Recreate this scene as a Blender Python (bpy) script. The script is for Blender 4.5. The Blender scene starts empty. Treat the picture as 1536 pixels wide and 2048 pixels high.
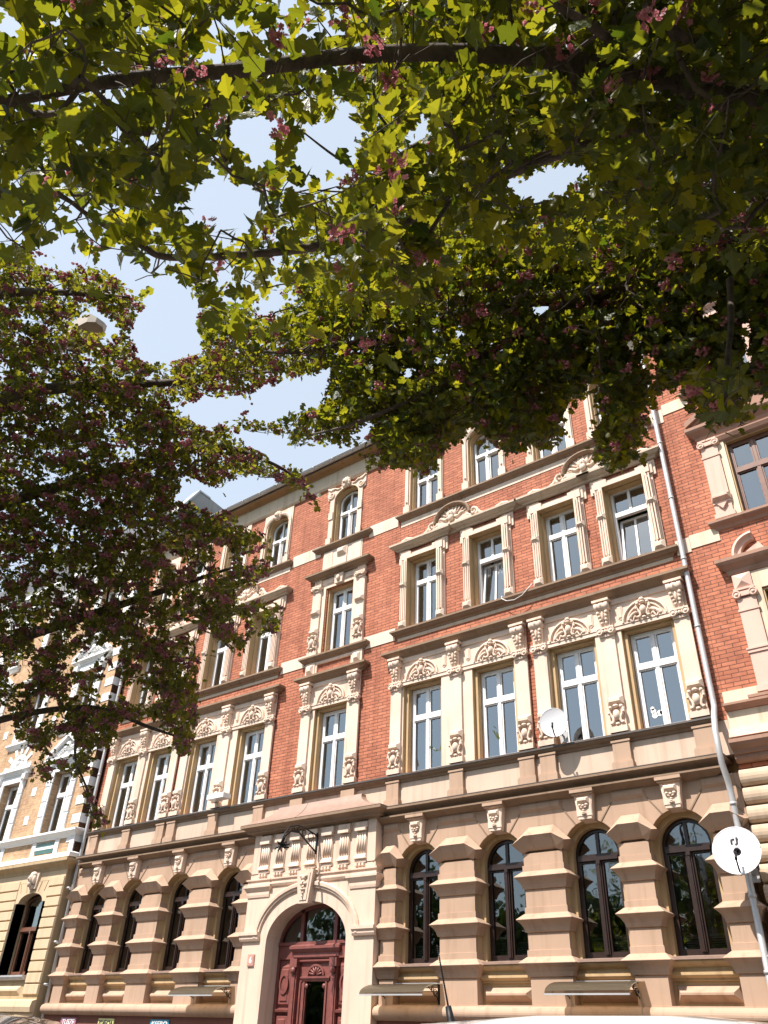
import bpy, math, random
import numpy as np
from math import pi, sin, cos, radians, sqrt, atan2
random.seed(7)
RNG = np.random.default_rng(11)
S = bpy.context.scene
COL = S.collection

# ------------------------------------------------------------------ camera, sky, sun, exposure
CAMP = np.array([0.0, -14.0, 1.5])
RIGHT = np.array([0.78770547, 0.61506578, 0.03484499])
DOWN = np.array([-0.32311864, 0.4606466, -0.82667953])
FWD = np.array([-0.52451352, 0.63992093, 0.56159307])
FPX = 1579.456
cam_d = bpy.data.cameras.new('camera')
cam = bpy.data.objects.new('camera', cam_d)
COL.objects.link(cam)
from mathutils import Matrix, Vector
cam.matrix_world = Matrix(((RIGHT[0], -DOWN[0], -FWD[0], CAMP[0]), (RIGHT[1], -DOWN[1], -FWD[1], CAMP[1]),
                           (RIGHT[2], -DOWN[2], -FWD[2], CAMP[2]), (0, 0, 0, 1)))
cam_d.sensor_fit = 'VERTICAL'
cam_d.sensor_height = 36.0
cam_d.lens = 36.0 * FPX / 2048.0
cam_d.clip_start = 0.05
cam_d.clip_end = 3000
S.camera = cam

SUN_EL, SUN_A = radians(57), radians(17)       # elevation; angle left of the facade's outward normal
sdir = Vector((-sin(SUN_A) * cos(SUN_EL), -cos(SUN_A) * cos(SUN_EL), sin(SUN_EL)))
w = bpy.data.worlds.new('World')
S.world = w
w.use_nodes = True
nt = w.node_tree
sky = nt.nodes.new('ShaderNodeTexSky')
sky.sky_type = 'NISHITA'
sky.sun_disc = False
sky.sun_elevation = SUN_EL
sky.sun_rotation = atan2(sdir.x, sdir.y)
sky.air_density = 1.0
sky.dust_density = 1.2
sky.ozone_density = 1.0
bg = nt.nodes['Background']
bg.inputs['Strength'].default_value = 0.06
veil = nt.nodes.new('ShaderNodeMixRGB')          # thin high haze over the clear sky
veil.blend_type = 'ADD'
veil.inputs['Fac'].default_value = 1.0
veil.inputs['Color2'].default_value = (4.9, 5.3, 5.5, 1)
nt.links.new(sky.outputs[0], veil.inputs['Color1'])
nt.links.new(veil.outputs[0], bg.inputs['Color'])
sl = bpy.data.lights.new('sun', 'SUN')
sl.energy = 4.5
sl.angle = radians(0.53)
sl.color = (1.0, 0.925, 0.855)
so = bpy.data.objects.new('sun', sl)
COL.objects.link(so)
so.rotation_euler = (-sdir).to_track_quat('-Z', 'Y').to_euler()
S.view_settings.view_transform = 'Standard'
S.view_settings.look = 'None'
S.view_settings.gamma = 1.0
S.view_settings.exposure = 0.92
S.render.engine = 'CYCLES'
S.cycles.max_bounces = 8
S.cycles.transparent_max_bounces = 12
S.cycles.caustics_reflective = False
S.cycles.caustics_refractive = False

# ------------------------------------------------------------------ materials
def newmat(name):
    m = bpy.data.materials.new(name)
    m.use_nodes = True
    t = m.node_tree
    return m, t, t.nodes['Principled BSDF'], t.nodes.new

def link(t, a, b):
    t.links.new(a, b)

def stucco(name, col, var=0.13, rough=0.85, bump=0.2, scale=1.3, streak=0.17, stain=(0.5, 0.42, 0.33)):
    m, t, b, N = newmat(name)
    geo = N('ShaderNodeNewGeometry')
    n1 = N('ShaderNodeTexNoise'); n1.inputs['Scale'].default_value = scale; n1.inputs['Detail'].default_value = 6
    link(t, geo.outputs['Position'], n1.inputs['Vector'])
    mp = N('ShaderNodeMapping'); mp.inputs['Scale'].default_value = (7, 7, 0.5)
    link(t, geo.outputs['Position'], mp.inputs['Vector'])
    n2 = N('ShaderNodeTexNoise'); n2.inputs['Scale'].default_value = 1.0; n2.inputs['Detail'].default_value = 4
    link(t, mp.outputs[0], n2.inputs['Vector'])
    r1 = N('ShaderNodeValToRGB')
    r1.color_ramp.elements[0].position = 0.3; r1.color_ramp.elements[1].position = 0.75
    c = np.array(col)
    r1.color_ramp.elements[0].color = (*(c * (1 - var)), 1); r1.color_ramp.elements[1].color = (*np.minimum(c * (1 + var * 0.7), 0.85), 1)
    link(t, n1.outputs['Fac'], r1.inputs['Fac'])
    mr = N('ShaderNodeMapRange'); mr.inputs['From Min'].default_value = 0.52; mr.inputs['From Max'].default_value = 0.8
    mr.inputs['To Max'].default_value = streak * 3
    link(t, n2.outputs['Fac'], mr.inputs['Value'])
    mx = N('ShaderNodeMixRGB'); mx.blend_type = 'MULTIPLY'; mx.inputs['Color2'].default_value = (*stain, 1)
    link(t, mr.outputs[0], mx.inputs['Fac']); link(t, r1.outputs['Color'], mx.inputs['Color1'])
    link(t, mx.outputs[0], b.inputs['Base Color'])
    b.inputs['Roughness'].default_value = rough
    b.inputs['Specular IOR Level'].default_value = 0.25
    n3 = N('ShaderNodeTexNoise'); n3.inputs['Scale'].default_value = 60; n3.inputs['Detail'].default_value = 3
    link(t, geo.outputs['Position'], n3.inputs['Vector'])
    bp = N('ShaderNodeBump'); bp.inputs['Strength'].default_value = bump; bp.inputs['Distance'].default_value = 0.01
    link(t, n3.outputs['Fac'], bp.inputs['Height']); link(t, bp.outputs[0], b.inputs['Normal'])
    return m

def brickmat(name, c1, c2, mortar, bw=0.262, rh=0.078, ms=0.0075):
    m, t, b, N = newmat(name)
    geo = N('ShaderNodeNewGeometry')
    sp = N('ShaderNodeSeparateXYZ'); link(t, geo.outputs['Position'], sp.inputs[0])
    ad = N('ShaderNodeMath'); ad.operation = 'ADD'
    link(t, sp.outputs['X'], ad.inputs[0]); link(t, sp.outputs['Y'], ad.inputs[1])
    cb = N('ShaderNodeCombineXYZ'); link(t, ad.outputs[0], cb.inputs['X']); link(t, sp.outputs['Z'], cb.inputs['Y'])
    bt = N('ShaderNodeTexBrick')
    bt.inputs['Color1'].default_value = (*c1, 1); bt.inputs['Color2'].default_value = (*c2, 1)
    bt.inputs['Mortar'].default_value = (*mortar, 1)
    bt.inputs['Scale'].default_value = 1.0
    bt.inputs['Mortar Size'].default_value = ms
    bt.inputs['Mortar Smooth'].default_value = 0.15
    bt.inputs['Bias'].default_value = -0.15
    bt.inputs['Brick Width'].default_value = bw
    bt.inputs['Row Height'].default_value = rh
    link(t, cb.outputs[0], bt.inputs['Vector'])
    n1 = N('ShaderNodeTexNoise'); n1.inputs['Scale'].default_value = 0.9; n1.inputs['Detail'].default_value = 7; n1.inputs['Roughness'].default_value = 0.65
    link(t, geo.outputs['Position'], n1.inputs['Vector'])
    rp = N('ShaderNodeValToRGB'); rp.color_ramp.elements[0].position = 0.28; rp.color_ramp.elements[1].position = 0.72
    rp.color_ramp.elements[0].color = (0.66, 0.62, 0.62, 1); rp.color_ramp.elements[1].color = (1.12, 1.1, 1.08, 1)
    link(t, n1.outputs['Fac'], rp.inputs['Fac'])
    n2 = N('ShaderNodeTexNoise'); n2.inputs['Scale'].default_value = 9; n2.inputs['Detail'].default_value = 3
    mp = N('ShaderNodeMapping'); mp.inputs['Scale'].default_value = (0.6, 0.6, 1.6)
    link(t, geo.outputs['Position'], mp.inputs['Vector']); link(t, mp.outputs[0], n2.inputs['Vector'])
    rp2 = N('ShaderNodeValToRGB'); rp2.color_ramp.elements[0].position = 0.35; rp2.color_ramp.elements[1].position = 0.7
    rp2.color_ramp.elements[0].color = (0.8, 0.78, 0.78, 1); rp2.color_ramp.elements[1].color = (1.12, 1.12, 1.12, 1)
    link(t, n2.outputs['Fac'], rp2.inputs['Fac'])
    m1 = N('ShaderNodeMixRGB'); m1.blend_type = 'MULTIPLY'; m1.inputs['Fac'].default_value = 0.8
    link(t, bt.outputs['Color'], m1.inputs['Color1']); link(t, rp.outputs['Color'], m1.inputs['Color2'])
    m2 = N('ShaderNodeMixRGB'); m2.blend_type = 'MULTIPLY'; m2.inputs['Fac'].default_value = 0.9
    link(t, m1.outputs[0], m2.inputs['Color1']); link(t, rp2.outputs['Color'], m2.inputs['Color2'])
    mp3 = N('ShaderNodeMapping'); mp3.inputs['Scale'].default_value = (3.2, 3.2, 0.28); link(t, geo.outputs['Position'], mp3.inputs['Vector'])
    n3 = N('ShaderNodeTexNoise'); n3.inputs['Scale'].default_value = 1.0; n3.inputs['Detail'].default_value = 5; link(t, mp3.outputs[0], n3.inputs['Vector'])
    mr = N('ShaderNodeMapRange'); mr.inputs['From Min'].default_value = 0.5; mr.inputs['From Max'].default_value = 0.78; mr.inputs['To Max'].default_value = 0.6; link(t, n3.outputs['Fac'], mr.inputs['Value'])
    m3 = N('ShaderNodeMixRGB'); m3.blend_type = 'MULTIPLY'; m3.inputs['Color2'].default_value = (.55, .5, .5, 1); link(t, mr.outputs[0], m3.inputs['Fac']); link(t, m2.outputs[0], m3.inputs['Color1'])
    link(t, m3.outputs[0], b.inputs['Base Color'])
    b.inputs['Roughness'].default_value = 0.8; b.inputs['Specular IOR Level'].default_value = 0.2
    iv = N('ShaderNodeMath'); iv.operation = 'SUBTRACT'; iv.inputs[0].default_value = 1.0
    link(t, bt.outputs['Fac'], iv.inputs[1])
    bp = N('ShaderNodeBump'); bp.inputs['Strength'].default_value = 0.6; bp.inputs['Distance'].default_value = 0.008
    link(t, iv.outputs[0], bp.inputs['Height']); link(t, bp.outputs[0], b.inputs['Normal'])
    return m

def plain(name, col, rough=0.5, metal=0.0, spec=0.5, coat=0.0, nscale=8.0, var=0.12):
    m, t, b, N = newmat(name)
    geo = N('ShaderNodeNewGeometry')
    n1 = N('ShaderNodeTexNoise'); n1.inputs['Scale'].default_value = nscale; n1.inputs['Detail'].default_value = 4
    link(t, geo.outputs['Position'], n1.inputs['Vector'])
    r1 = N('ShaderNodeValToRGB'); c = np.array(col)
    r1.color_ramp.elements[0].position = 0.3; r1.color_ramp.elements[1].position = 0.7
    r1.color_ramp.elements[0].color = (*(c * (1 - var)), 1); r1.color_ramp.elements[1].color = (*np.minimum(c * (1 + var * .6), .9), 1)
    link(t, n1.outputs['Fac'], r1.inputs['Fac']); link(t, r1.outputs[0], b.inputs['Base Color'])
    b.inputs['Roughness'].default_value = rough; b.inputs['Metallic'].default_value = metal
    b.inputs['Specular IOR Level'].default_value = spec
    b.inputs['Coat Weight'].default_value = coat
    return m

def glassmat(name, tint=(0.75, 0.82, 0.85), ior=1.75, rough=0.02, wav=0.012):
    m, t, b, N = newmat(name)
    t.nodes.remove(b)
    out = t.nodes['Material Output']
    tr = N('ShaderNodeBsdfTransparent'); tr.inputs['Color'].default_value = (*tint, 1)
    gl = N('ShaderNodeBsdfGlossy'); gl.inputs['Roughness'].default_value = rough; gl.inputs['Color'].default_value = (0.90, 0.98, 1, 1)
    fr = N('ShaderNodeFresnel'); fr.inputs['IOR'].default_value = ior
    geo = N('ShaderNodeNewGeometry')
    n1 = N('ShaderNodeTexNoise'); n1.inputs['Scale'].default_value = 2.2
    link(t, geo.outputs['Position'], n1.inputs['Vector'])
    bp = N('ShaderNodeBump'); bp.inputs['Strength'].default_value = 0.25; bp.inputs['Distance'].default_value = wav
    link(t, n1.outputs['Fac'], bp.inputs['Height']); link(t, bp.outputs[0], gl.inputs['Normal'])
    mx = N('ShaderNodeMixShader')
    link(t, fr.outputs[0], mx.inputs['Fac']); link(t, tr.outputs[0], mx.inputs[1]); link(t, gl.outputs[0], mx.inputs[2])
    link(t, mx.outputs[0], out.inputs['Surface'])
    return m

def curtainmat(name, col):
    m, t, b, N = newmat(name)
    b.inputs['Base Color'].default_value = (*col, 1); b.inputs['Roughness'].default_value = 0.9
    out = t.nodes['Material Output']
    tl = N('ShaderNodeBsdfTranslucent'); tl.inputs['Color'].default_value = (*col, 1)
    mx = N('ShaderNodeMixShader'); mx.inputs['Fac'].default_value = 0.35
    wv = N('ShaderNodeTexWave'); wv.inputs['Scale'].default_value = 9; wv.inputs['Distortion'].default_value = 2.5
    geo = N('ShaderNodeNewGeometry'); link(t, geo.outputs['Position'], wv.inputs['Vector'])
    bp = N('ShaderNodeBump'); bp.inputs['Strength'].default_value = 0.5; bp.inputs['Distance'].default_value = 0.03
    link(t, wv.outputs['Fac'], bp.inputs['Height']); link(t, bp.outputs[0], b.inputs['Normal'])
    link(t, b.outputs[0], mx.inputs[1]); link(t, tl.outputs[0], mx.inputs[2]); link(t, mx.outputs[0], out.inputs['Surface'])
    return m

MT = {}
MT['brick'] = brickmat('red_brick', (0.55, 0.212, 0.122), (0.43, 0.155, 0.092), (0.17, 0.085, 0.062))
MT['brick2'] = brickmat('red_brick_neighbour', (0.57, 0.218, 0.125), (0.45, 0.160, 0.094), (0.17, 0.085, 0.062))
MT['brickY'] = brickmat('yellow_brick', (0.60, 0.40, 0.225), (0.52, 0.32, 0.17), (0.58, 0.46, 0.34))
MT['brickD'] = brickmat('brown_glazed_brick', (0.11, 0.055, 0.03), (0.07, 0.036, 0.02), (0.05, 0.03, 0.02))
MT['cream'] = stucco('cream_stucco', (0.73, 0.575, 0.46))
MT['creamL'] = stucco('light_band_stucco', (0.70, 0.565, 0.46), var=0.07)
MT['portalC'] = stucco('portal_stucco', (0.67, 0.51, 0.40), var=0.08)
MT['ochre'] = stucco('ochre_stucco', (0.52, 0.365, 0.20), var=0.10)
MT['pink'] = stucco('rustic_brown_stucco', (0.45, 0.31, 0.22), var=0.10)
MT['para'] = stucco('parapet_stucco', (0.60, 0.46, 0.355), var=0.08)
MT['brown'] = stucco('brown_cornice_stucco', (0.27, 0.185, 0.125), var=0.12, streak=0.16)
MT['frieze'] = stucco('frieze_stucco', (0.52, 0.43, 0.33), var=0.07)
MT['soffit'] = stucco('soffit_stucco', (0.30, 0.175, 0.085), var=0.1)
MT['plinth'] = stucco('plinth_stucco', (0.20, 0.085, 0.06), var=0.12)
MT['pinkR'] = stucco('pink_stucco', (0.66, 0.45, 0.365), var=0.06)
MT['paleR'] = stucco('pale_yellow_stucco', (0.70, 0.575, 0.43), var=0.05)
MT['brownR'] = stucco('pink_brown_cornice', (0.36, 0.215, 0.155), var=0.1)
MT['tan'] = stucco('tan_stucco', (0.60, 0.46, 0.30), var=0.06)
MT['tanD'] = stucco('tan_joint_stucco', (0.46, 0.34, 0.20), var=0.06)
MT['beigeR'] = stucco('beige_cushion_stucco', (0.56, 0.43, 0.31), var=0.10)
MT['white'] = stucco('white_stucco', (0.78, 0.78, 0.77), var=0.04, streak=0.05)
MT['wall_in'] = stucco('interior_plaster', (0.32, 0.30, 0.27), var=0.05, streak=0)
MT['floor_in'] = plain('interior_floor', (0.16, 0.10, 0.06), 0.6)
MT['grey'] = stucco('grey_render', (0.34, 0.33, 0.31), var=0.2, streak=0.2)
MT['wframe'] = plain('white_window_frame', (0.80, 0.80, 0.79), 0.35, var=0.03)
MT['bframe'] = plain('brown_window_wood', (0.030, 0.016, 0.012), 0.35, var=0.25)
MT['bframeR'] = plain('red_brown_window_wood', (0.17, 0.075, 0.045), 0.38, var=0.2)
MT['door'] = plain('oxblood_door_paint', (0.20, 0.065, 0.054), 0.45, var=0.22)
MT['zinc'] = plain('zinc_sheet', (0.50, 0.50, 0.50), 0.5, metal=0.35, var=0.15, nscale=3)
MT['zincD'] = plain('dark_flashing', (0.10, 0.085, 0.075), 0.55, metal=0.3, var=0.2)
MT['slate'] = plain('dark_roof_slate', (0.05, 0.05, 0.055), 0.6)
MT['copper'] = plain('brown_sheet_roof', (0.33, 0.22, 0.17), 0.5, metal=0.2)
MT['iron'] = plain('black_iron', (0.012, 0.012, 0.014), 0.5, metal=0.4)
MT['glass'] = glassmat('window_glass', ior=3.2)
MT['glassG'] = glassmat('ground_floor_glass', tint=(0.5, 0.55, 0.55), ior=2.3)
MT['acryl'] = glassmat('smoked_awning_sheet', tint=(0.80, 0.73, 0.62), ior=1.35, rough=0.1, wav=0.0)
_t = MT['acryl'].node_tree; _o = _t.nodes['Material Output']; _src = _o.inputs['Surface'].links[0].from_socket
_tl = _t.nodes.new('ShaderNodeBsdfTranslucent'); _tl.inputs['Color'].default_value = (.50, .44, .36, 1)
_mx = _t.nodes.new('ShaderNodeMixShader'); _mx.inputs['Fac'].default_value = .5
_t.links.new(_src, _mx.inputs[1]); _t.links.new(_tl.outputs[0], _mx.inputs[2]); _t.links.new(_mx.outputs[0], _o.inputs['Surface'])
MT['curtain'] = curtainmat('white_curtain', (0.72, 0.72, 0.74))
MT['blind'] = plain('white_blind_slats', (0.72, 0.75, 0.76), 0.5)
MT['dish'] = plain('white_dish_paint', (0.64, 0.64, 0.65), 0.38, var=0.02)
MT['plantg'] = plain('pot_plant_leaf', (0.34, 0.48, 0.20), 0.45, var=0.3)
MT['tile'] = plain('green_glazed_tile', (0.05, 0.13, 0.11), 0.25)

# ------------------------------------------------------------------ mesh builder
class M:
    def __init__(self):
        self.v = []; self.f = []; self.mi = []; self.sm = []
    def add(self, vs, fs, mi=0, smooth=False):
        o = len(self.v)
        self.v += [tuple(p) for p in vs]
        for f in fs:
            self.f.append(tuple(i + o for i in f)); self.mi.append(mi); self.sm.append(smooth)
        return self
    def box(self, x0, x1, y0, y1, z0, z1, mi=0):
        v = [(x0, y0, z0), (x1, y0, z0), (x1, y1, z0), (x0, y1, z0), (x0, y0, z1), (x1, y0, z1), (x1, y1, z1), (x0, y1, z1)]
        return self.add(v, [(0, 1, 5, 4), (1, 2, 6, 5), (2, 3, 7, 6), (3, 0, 4, 7), (4, 5, 6, 7), (3, 2, 1, 0)], mi)
    def prism(self, poly, y0, y1, mi=0, mi_side=None):
        """poly (x,z) counter-clockwise seen from the front (-Y)"""
        n = len(poly)
        v = [(x, y0, z) for x, z in poly] + [(x, y1, z) for x, z in poly]
        self.add(v, [tuple(range(n)), tuple(range(2 * n - 1, n - 1, -1))], mi)
        o = len(self.v) - 2 * n
        for i in range(n):
            j = (i + 1) % n
            self.f.append((o + i, o + n + i, o + n + j, o + j)); self.mi.append(mi if mi_side is None else mi_side); self.sm.append(False)
        return self
    def frus(self, r0, r1, mi=0):
        """r0, r1 = (x0,x1,z0,z1,y): block tapering from back rectangle r0 to front rectangle r1"""
        def R(r): x0, x1, z0, z1, y = r; return [(x0, y, z0), (x1, y, z0), (x1, y, z1), (x0, y, z1)]
        return self.add(R(r0) + R(r1), [(4, 5, 6, 7), (0, 1, 5, 4), (1, 2, 6, 5), (2, 3, 7, 6), (3, 0, 4, 7), (3, 2, 1, 0)], mi)
    def gem(self, x0, x1, z0, z1, y, d, ix, iz, mi=0):
        return self.frus((x0, x1, z0, z1, y), (x0 + ix, x1 - ix, z0 + iz, z1 - iz, y - d), mi)
    def mold(self, x0, x1, yw, yb, prof, mi=0, smooth=False):
        """moulding in front of plane yw; returns at both ends back to yb; prof = [(depth, z)] bottom to top"""
        n = len(prof); v = []
        for d, z in prof:
            v += [(x0 - d, yb, z), (x0 - d, yw - d, z), (x1 + d, yw - d, z), (x1 + d, yb, z)]
        f = []
        for i in range(n - 1):
            for k in range(3):
                a = 4 * i + k
                f.append((a, a + 1, a + 5, a + 4))
        f.append((0, 3, 2, 1)); e = 4 * (n - 1)
        f.append((e, e + 1, e + 2, e + 3))
        f.append(tuple([4 * i for i in range(n - 1, -1, -1)])[::-1]) if False else None
        f = [q for q in f if q]
        return self.add(v, f, mi, smooth)
    def strip(self, x0, x1, prof, mi=0, caps=True):
        """extrude an open (y,z) profile along x; profile listed bottom to top"""
        n = len(prof)
        v = [(x0, y, z) for y, z in prof] + [(x1, y, z) for y, z in prof]
        f = [(i, n + i, n + i + 1, i + 1) for i in range(n - 1)]
        if caps: f += [tuple(range(n)), tuple(range(2 * n - 1, n - 1, -1))]
        return self.add(v, f, mi)
    def arc(self, cx, cz, r, prof, a0=0.0, a1=pi, n=20, mi=0, rz=None, smooth=False):
        """sweep a profile [(dr, y)] along an arc in the facade plane"""
        k = len(prof); v = []
        rz = rz or r
        for i in range(n + 1):
            a = a0 + (a1 - a0) * i / n
            for dr, y in prof:
                v.append((cx + (r + dr) * cos(a), y, cz + (rz + dr) * sin(a)))
        f = []
        for i in range(n):
            for j in range(k - 1):
                f.append((i * k + j, i * k + j + 1, (i + 1) * k + j + 1, (i + 1) * k + j))
        f += [tuple(range(k)), tuple(n * k + j for j in range(k - 1, -1, -1))]
        return self.add(v, f, mi, smooth)
    def ell(self, c, r, nu=10, nv=6, mi=0):
        v = [(c[0], c[1], c[2] + r[2])]
        for i in range(1, nv):
            t = pi * i / nv
            for j in range(nu):
                a = 2 * pi * j / nu
                v.append((c[0] + r[0] * sin(t) * cos(a), c[1] + r[1] * sin(t) * sin(a), c[2] + r[2] * cos(t)))
        v.append((c[0], c[1], c[2] - r[2]))
        f = [(0, 1 + j, 1 + (j + 1) % nu) for j in range(nu)]
        for i in range(nv - 2):
            for j in range(nu):
                a = 1 + i * nu
                f.append((a + j, a + nu + j, a + nu + (j + 1) % nu, a + (j + 1) % nu))
        a = 1 + (nv - 2) * nu
        f += [(len(v) - 1, a + (j + 1) % nu, a + j) for j in range(nu)]
        return self.add(v, f, mi, True)
    def tube(self, pts, rad, n=8, mi=0, cap=True):
        P = [np.array(p, float) for p in pts]
        if not hasattr(rad, '__len__'): rad = [rad] * len(P)
        v = []
        ref = np.array([0.0, 0.0, 1.0])
        prev = None
        for i, p in enumerate(P):
            t = P[min(i + 1, len(P) - 1)] - P[max(i - 1, 0)]
            t /= (np.linalg.norm(t) + 1e-9)
            if prev is None:
                u = np.cross(t, ref if abs(t[2]) < 0.9 else np.array([1.0, 0, 0]))
            else:
                u = prev - t * (prev @ t)
            u /= (np.linalg.norm(u) + 1e-9); prev = u
            q = np.cross(t, u)
            for j in range(n):
                a = 2 * pi * j / n
                v.append(p + rad[i] * (cos(a) * u + sin(a) * q))
        f = []
        for i in range(len(P) - 1):
            for j in range(n):
                f.append((i * n + j, i * n + (j + 1) % n, (i + 1) * n + (j + 1) % n, (i + 1) * n + j))
        self.add(v, f, mi, True)
        if cap:
            o = len(self.v) - len(v)
            self.f += [tuple(o + j for j in range(n - 1, -1, -1)), tuple(o + (len(P) - 1) * n + j for j in range(n))]
            self.mi += [mi, mi]; self.sm += [False, False]
        return self
    def lathe(self, c, prof, n=16, axis='z', mi=0):
        v = []
        for r, h in prof:
            for j in range(n):
                a = 2 * pi * j / n
                if axis == 'z': v.append((c[0] + r * cos(a), c[1] + r * sin(a), c[2] + h))
                elif axis == 'y': v.append((c[0] + r * cos(a), c[1] + h, c[2] + r * sin(a)))
                else: v.append((c[0] + h, c[1] + r * cos(a), c[2] + r * sin(a)))
        f = []
        for i in range(len(prof) - 1):
            for j in range(n):
                f.append((i * n + j, i * n + (j + 1) % n, (i + 1) * n + (j + 1) % n, (i + 1) * n + j))
        return self.add(v, f, mi, True)
    def mesh(self, name, mats):
        me = bpy.data.meshes.new(name)
        me.from_pydata(self.v, [], self.f)
        for mm in mats: me.materials.append(MT[mm] if isinstance(mm, str) else mm)
        me.polygons.foreach_set('material_index', self.mi)
        me.polygons.foreach_set('use_smooth', self.sm)
        me.update()
        return me
    def obj(self, name, mats, parent=None, loc=(0, 0, 0)):
        if isinstance(mats, str): mats = [mats]
        return mkobj(name, self.mesh(name, mats), parent, loc)

def mkobj(name, me, parent=None, loc=(0, 0, 0), label=None):
    o = bpy.data.objects.new(name, me)
    COL.objects.link(o)
    o.location = loc
    if parent is not None: o.parent = parent
    if label: o['label'] = label
    return o

def thing(name, label, cat, loc=(0, 0, 0), group=None):
    o = bpy.data.objects.new(name, None)
    COL.objects.link(o); o.location = loc
    o.empty_display_size = 0.3
    o['label'] = label; o['category'] = cat
    if group: o['group'] = group
    return o

def tag(o, label, cat, group=None):
    o['label'] = label; o['category'] = cat
    if group: o['group'] = group
    return o

def struct(o):
    o['kind'] = 'structure'
    return o

def spiral(cx, cz, r0, r1, a0, turns, y, n=22):
    return [(cx + (r0 + (r1 - r0) * i / n) * cos(a0 + turns * 2 * pi * i / n), y, cz + (r0 + (r1 - r0) * i / n) * sin(a0 + turns * 2 * pi * i / n)) for i in range(n + 1)]

# ------------------------------------------------------------------ ground, street
g = M(); g.add([(-600, -600, 0), (600, -600, 0), (600, 600, 0), (-600, 600, 0)], [(0, 1, 2, 3)])
struct(g.obj('ground', [plain('grass_ground', (0.06, 0.08, 0.03), 0.9, nscale=0.6, var=0.4)]))
g = M(); g.box(-120, 120, -11.3, -3.2, -0.2, 0.004)
MT['asphalt'] = stucco('asphalt', (0.05, 0.05, 0.052), var=0.25, bump=0.5, scale=4, streak=0)
struct(g.obj('road', 'asphalt'))
MT['paving'] = brickmat('concrete_paving', (0.20, 0.19, 0.175), (0.17, 0.16, 0.15), (0.12, 0.11, 0.1), 0.5, 0.5, 0.01)
g = M(); g.box(-120, 120, -3.05, 0.3, -0.2, 0.12)
struct(g.obj('pavement', 'paving'))
g = M(); g.box(-120, 120, -16.5, -11.45, -0.2, 0.12)
struct(g.obj('pavement', 'paving'))
MT['kerb'] = stucco('kerb_stone', (0.33, 0.32, 0.30), var=0.15)
for y in (-3.2, -11.45):
    g = M(); g.box(-120, 120, y, y + 0.15, -0.2, 0.124)
    struct(g.obj('kerb', 'kerb'))

# ------------------------------------------------------------------ generic wall with rectangular holes
def wall_holes(m, x0, x1, z0, z1, y0, y1, holes, mi=0):
    xs = sorted({x0, x1, *[h[0] for h in holes], *[h[1] for h in holes]})
    zs = sorted({z0, z1, *[h[2] for h in holes], *[h[3] for h in holes]})
    xs = [x for x in xs if x0 <= x <= x1]; zs = [z for z in zs if z0 <= z <= z1]
    def solid(i, k):
        if i < 0 or k < 0 or i >= len(xs) - 1 or k >= len(zs) - 1: return False
        cx = (xs[i] + xs[i + 1]) / 2; cz = (zs[k] + zs[k + 1]) / 2
        return not any(h[0] < cx < h[1] and h[2] < cz < h[3] for h in holes)
    for i in range(len(xs) - 1):
        for k in range(len(zs) - 1):
            if not solid(i, k): continue
            a, b, c, d = xs[i], xs[i + 1], zs[k], zs[k + 1]
            v = [(a, y0, c), (b, y0, c), (b, y0, d), (a, y0, d), (a, y1, c), (b, y1, c), (b, y1, d), (a, y1, d)]
            f = [(0, 1, 2, 3), (7, 6, 5, 4)]
            if not solid(i - 1, k): f.append((0, 3, 7, 4))
            if not solid(i + 1, k): f.append((1, 5, 6, 2))
            if not solid(i, k - 1): f.append((0, 4, 5, 1))
            if not solid(i, k + 1): f.append((3, 2, 6, 7))
            m.add(v, f, mi)

# ------------------------------------------------------------------ windows
def frame_bar(m, x0, x1, z0, z1, y, d=0.06):
    m.box(x0, x1, y, y + d, z0, z1)

def rect_window_meshes(name, hw, z0, z1, zt, y, mats=('wframe', 'glass'), fw=0.06, mid=True, tilt=False, ramp=0.055):
    """casement with transom: returns (frame mesh, pane mesh)"""
    m = M()
    m.box(-hw, -hw + fw, y, y + 0.08, z0, z1); m.box(hw - fw, hw, y, y + 0.08, z0, z1)
    m.box(-hw + fw, hw - fw, y, y + 0.08, z1 - fw, z1); m.box(-hw + fw, hw - fw, y, y + 0.08, z0, z0 + fw)
    m.box(-hw + fw, hw - fw, y - 0.015, y + 0.08, zt - ramp, zt + ramp)
    if mid:
        m.box(-0.035, 0.035, y - 0.008, y + 0.07, z0 + fw, zt - ramp); m.box(-0.03, 0.03, y + 0.002, y + 0.07, zt + ramp, z1 - fw)
    # sash rims
    for a, b in ((-hw + fw, -0.036), (0.036, hw - fw)):
        for c, d in ((z0 + fw, zt - ramp), (zt + ramp, z1 - fw)):
            s = 0.028; yy = y + 0.012
            m.box(a, a + s, yy, yy + 0.05, c, d); m.box(b - s, b, yy, yy + 0.05, c, d)
            m.box(a + s, b - s, yy, yy + 0.05, c, c + s); m.box(a + s, b - s, yy, yy + 0.05, d - s, d)
    p = M()
    yy = y + 0.045
    for a, b in ((-hw + fw, -0.02), (0.02, hw - fw)):
        for c, d in ((z0 + fw, zt - ramp), (zt + ramp, z1 - fw)):
            p.add([(a, yy, c), (b, yy, c), (b, yy, d), (a, yy, d)], [(0, 1, 2, 3)])
    return m.mesh(name, [mats[0]]), p.mesh('pane', [mats[1]])

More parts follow.
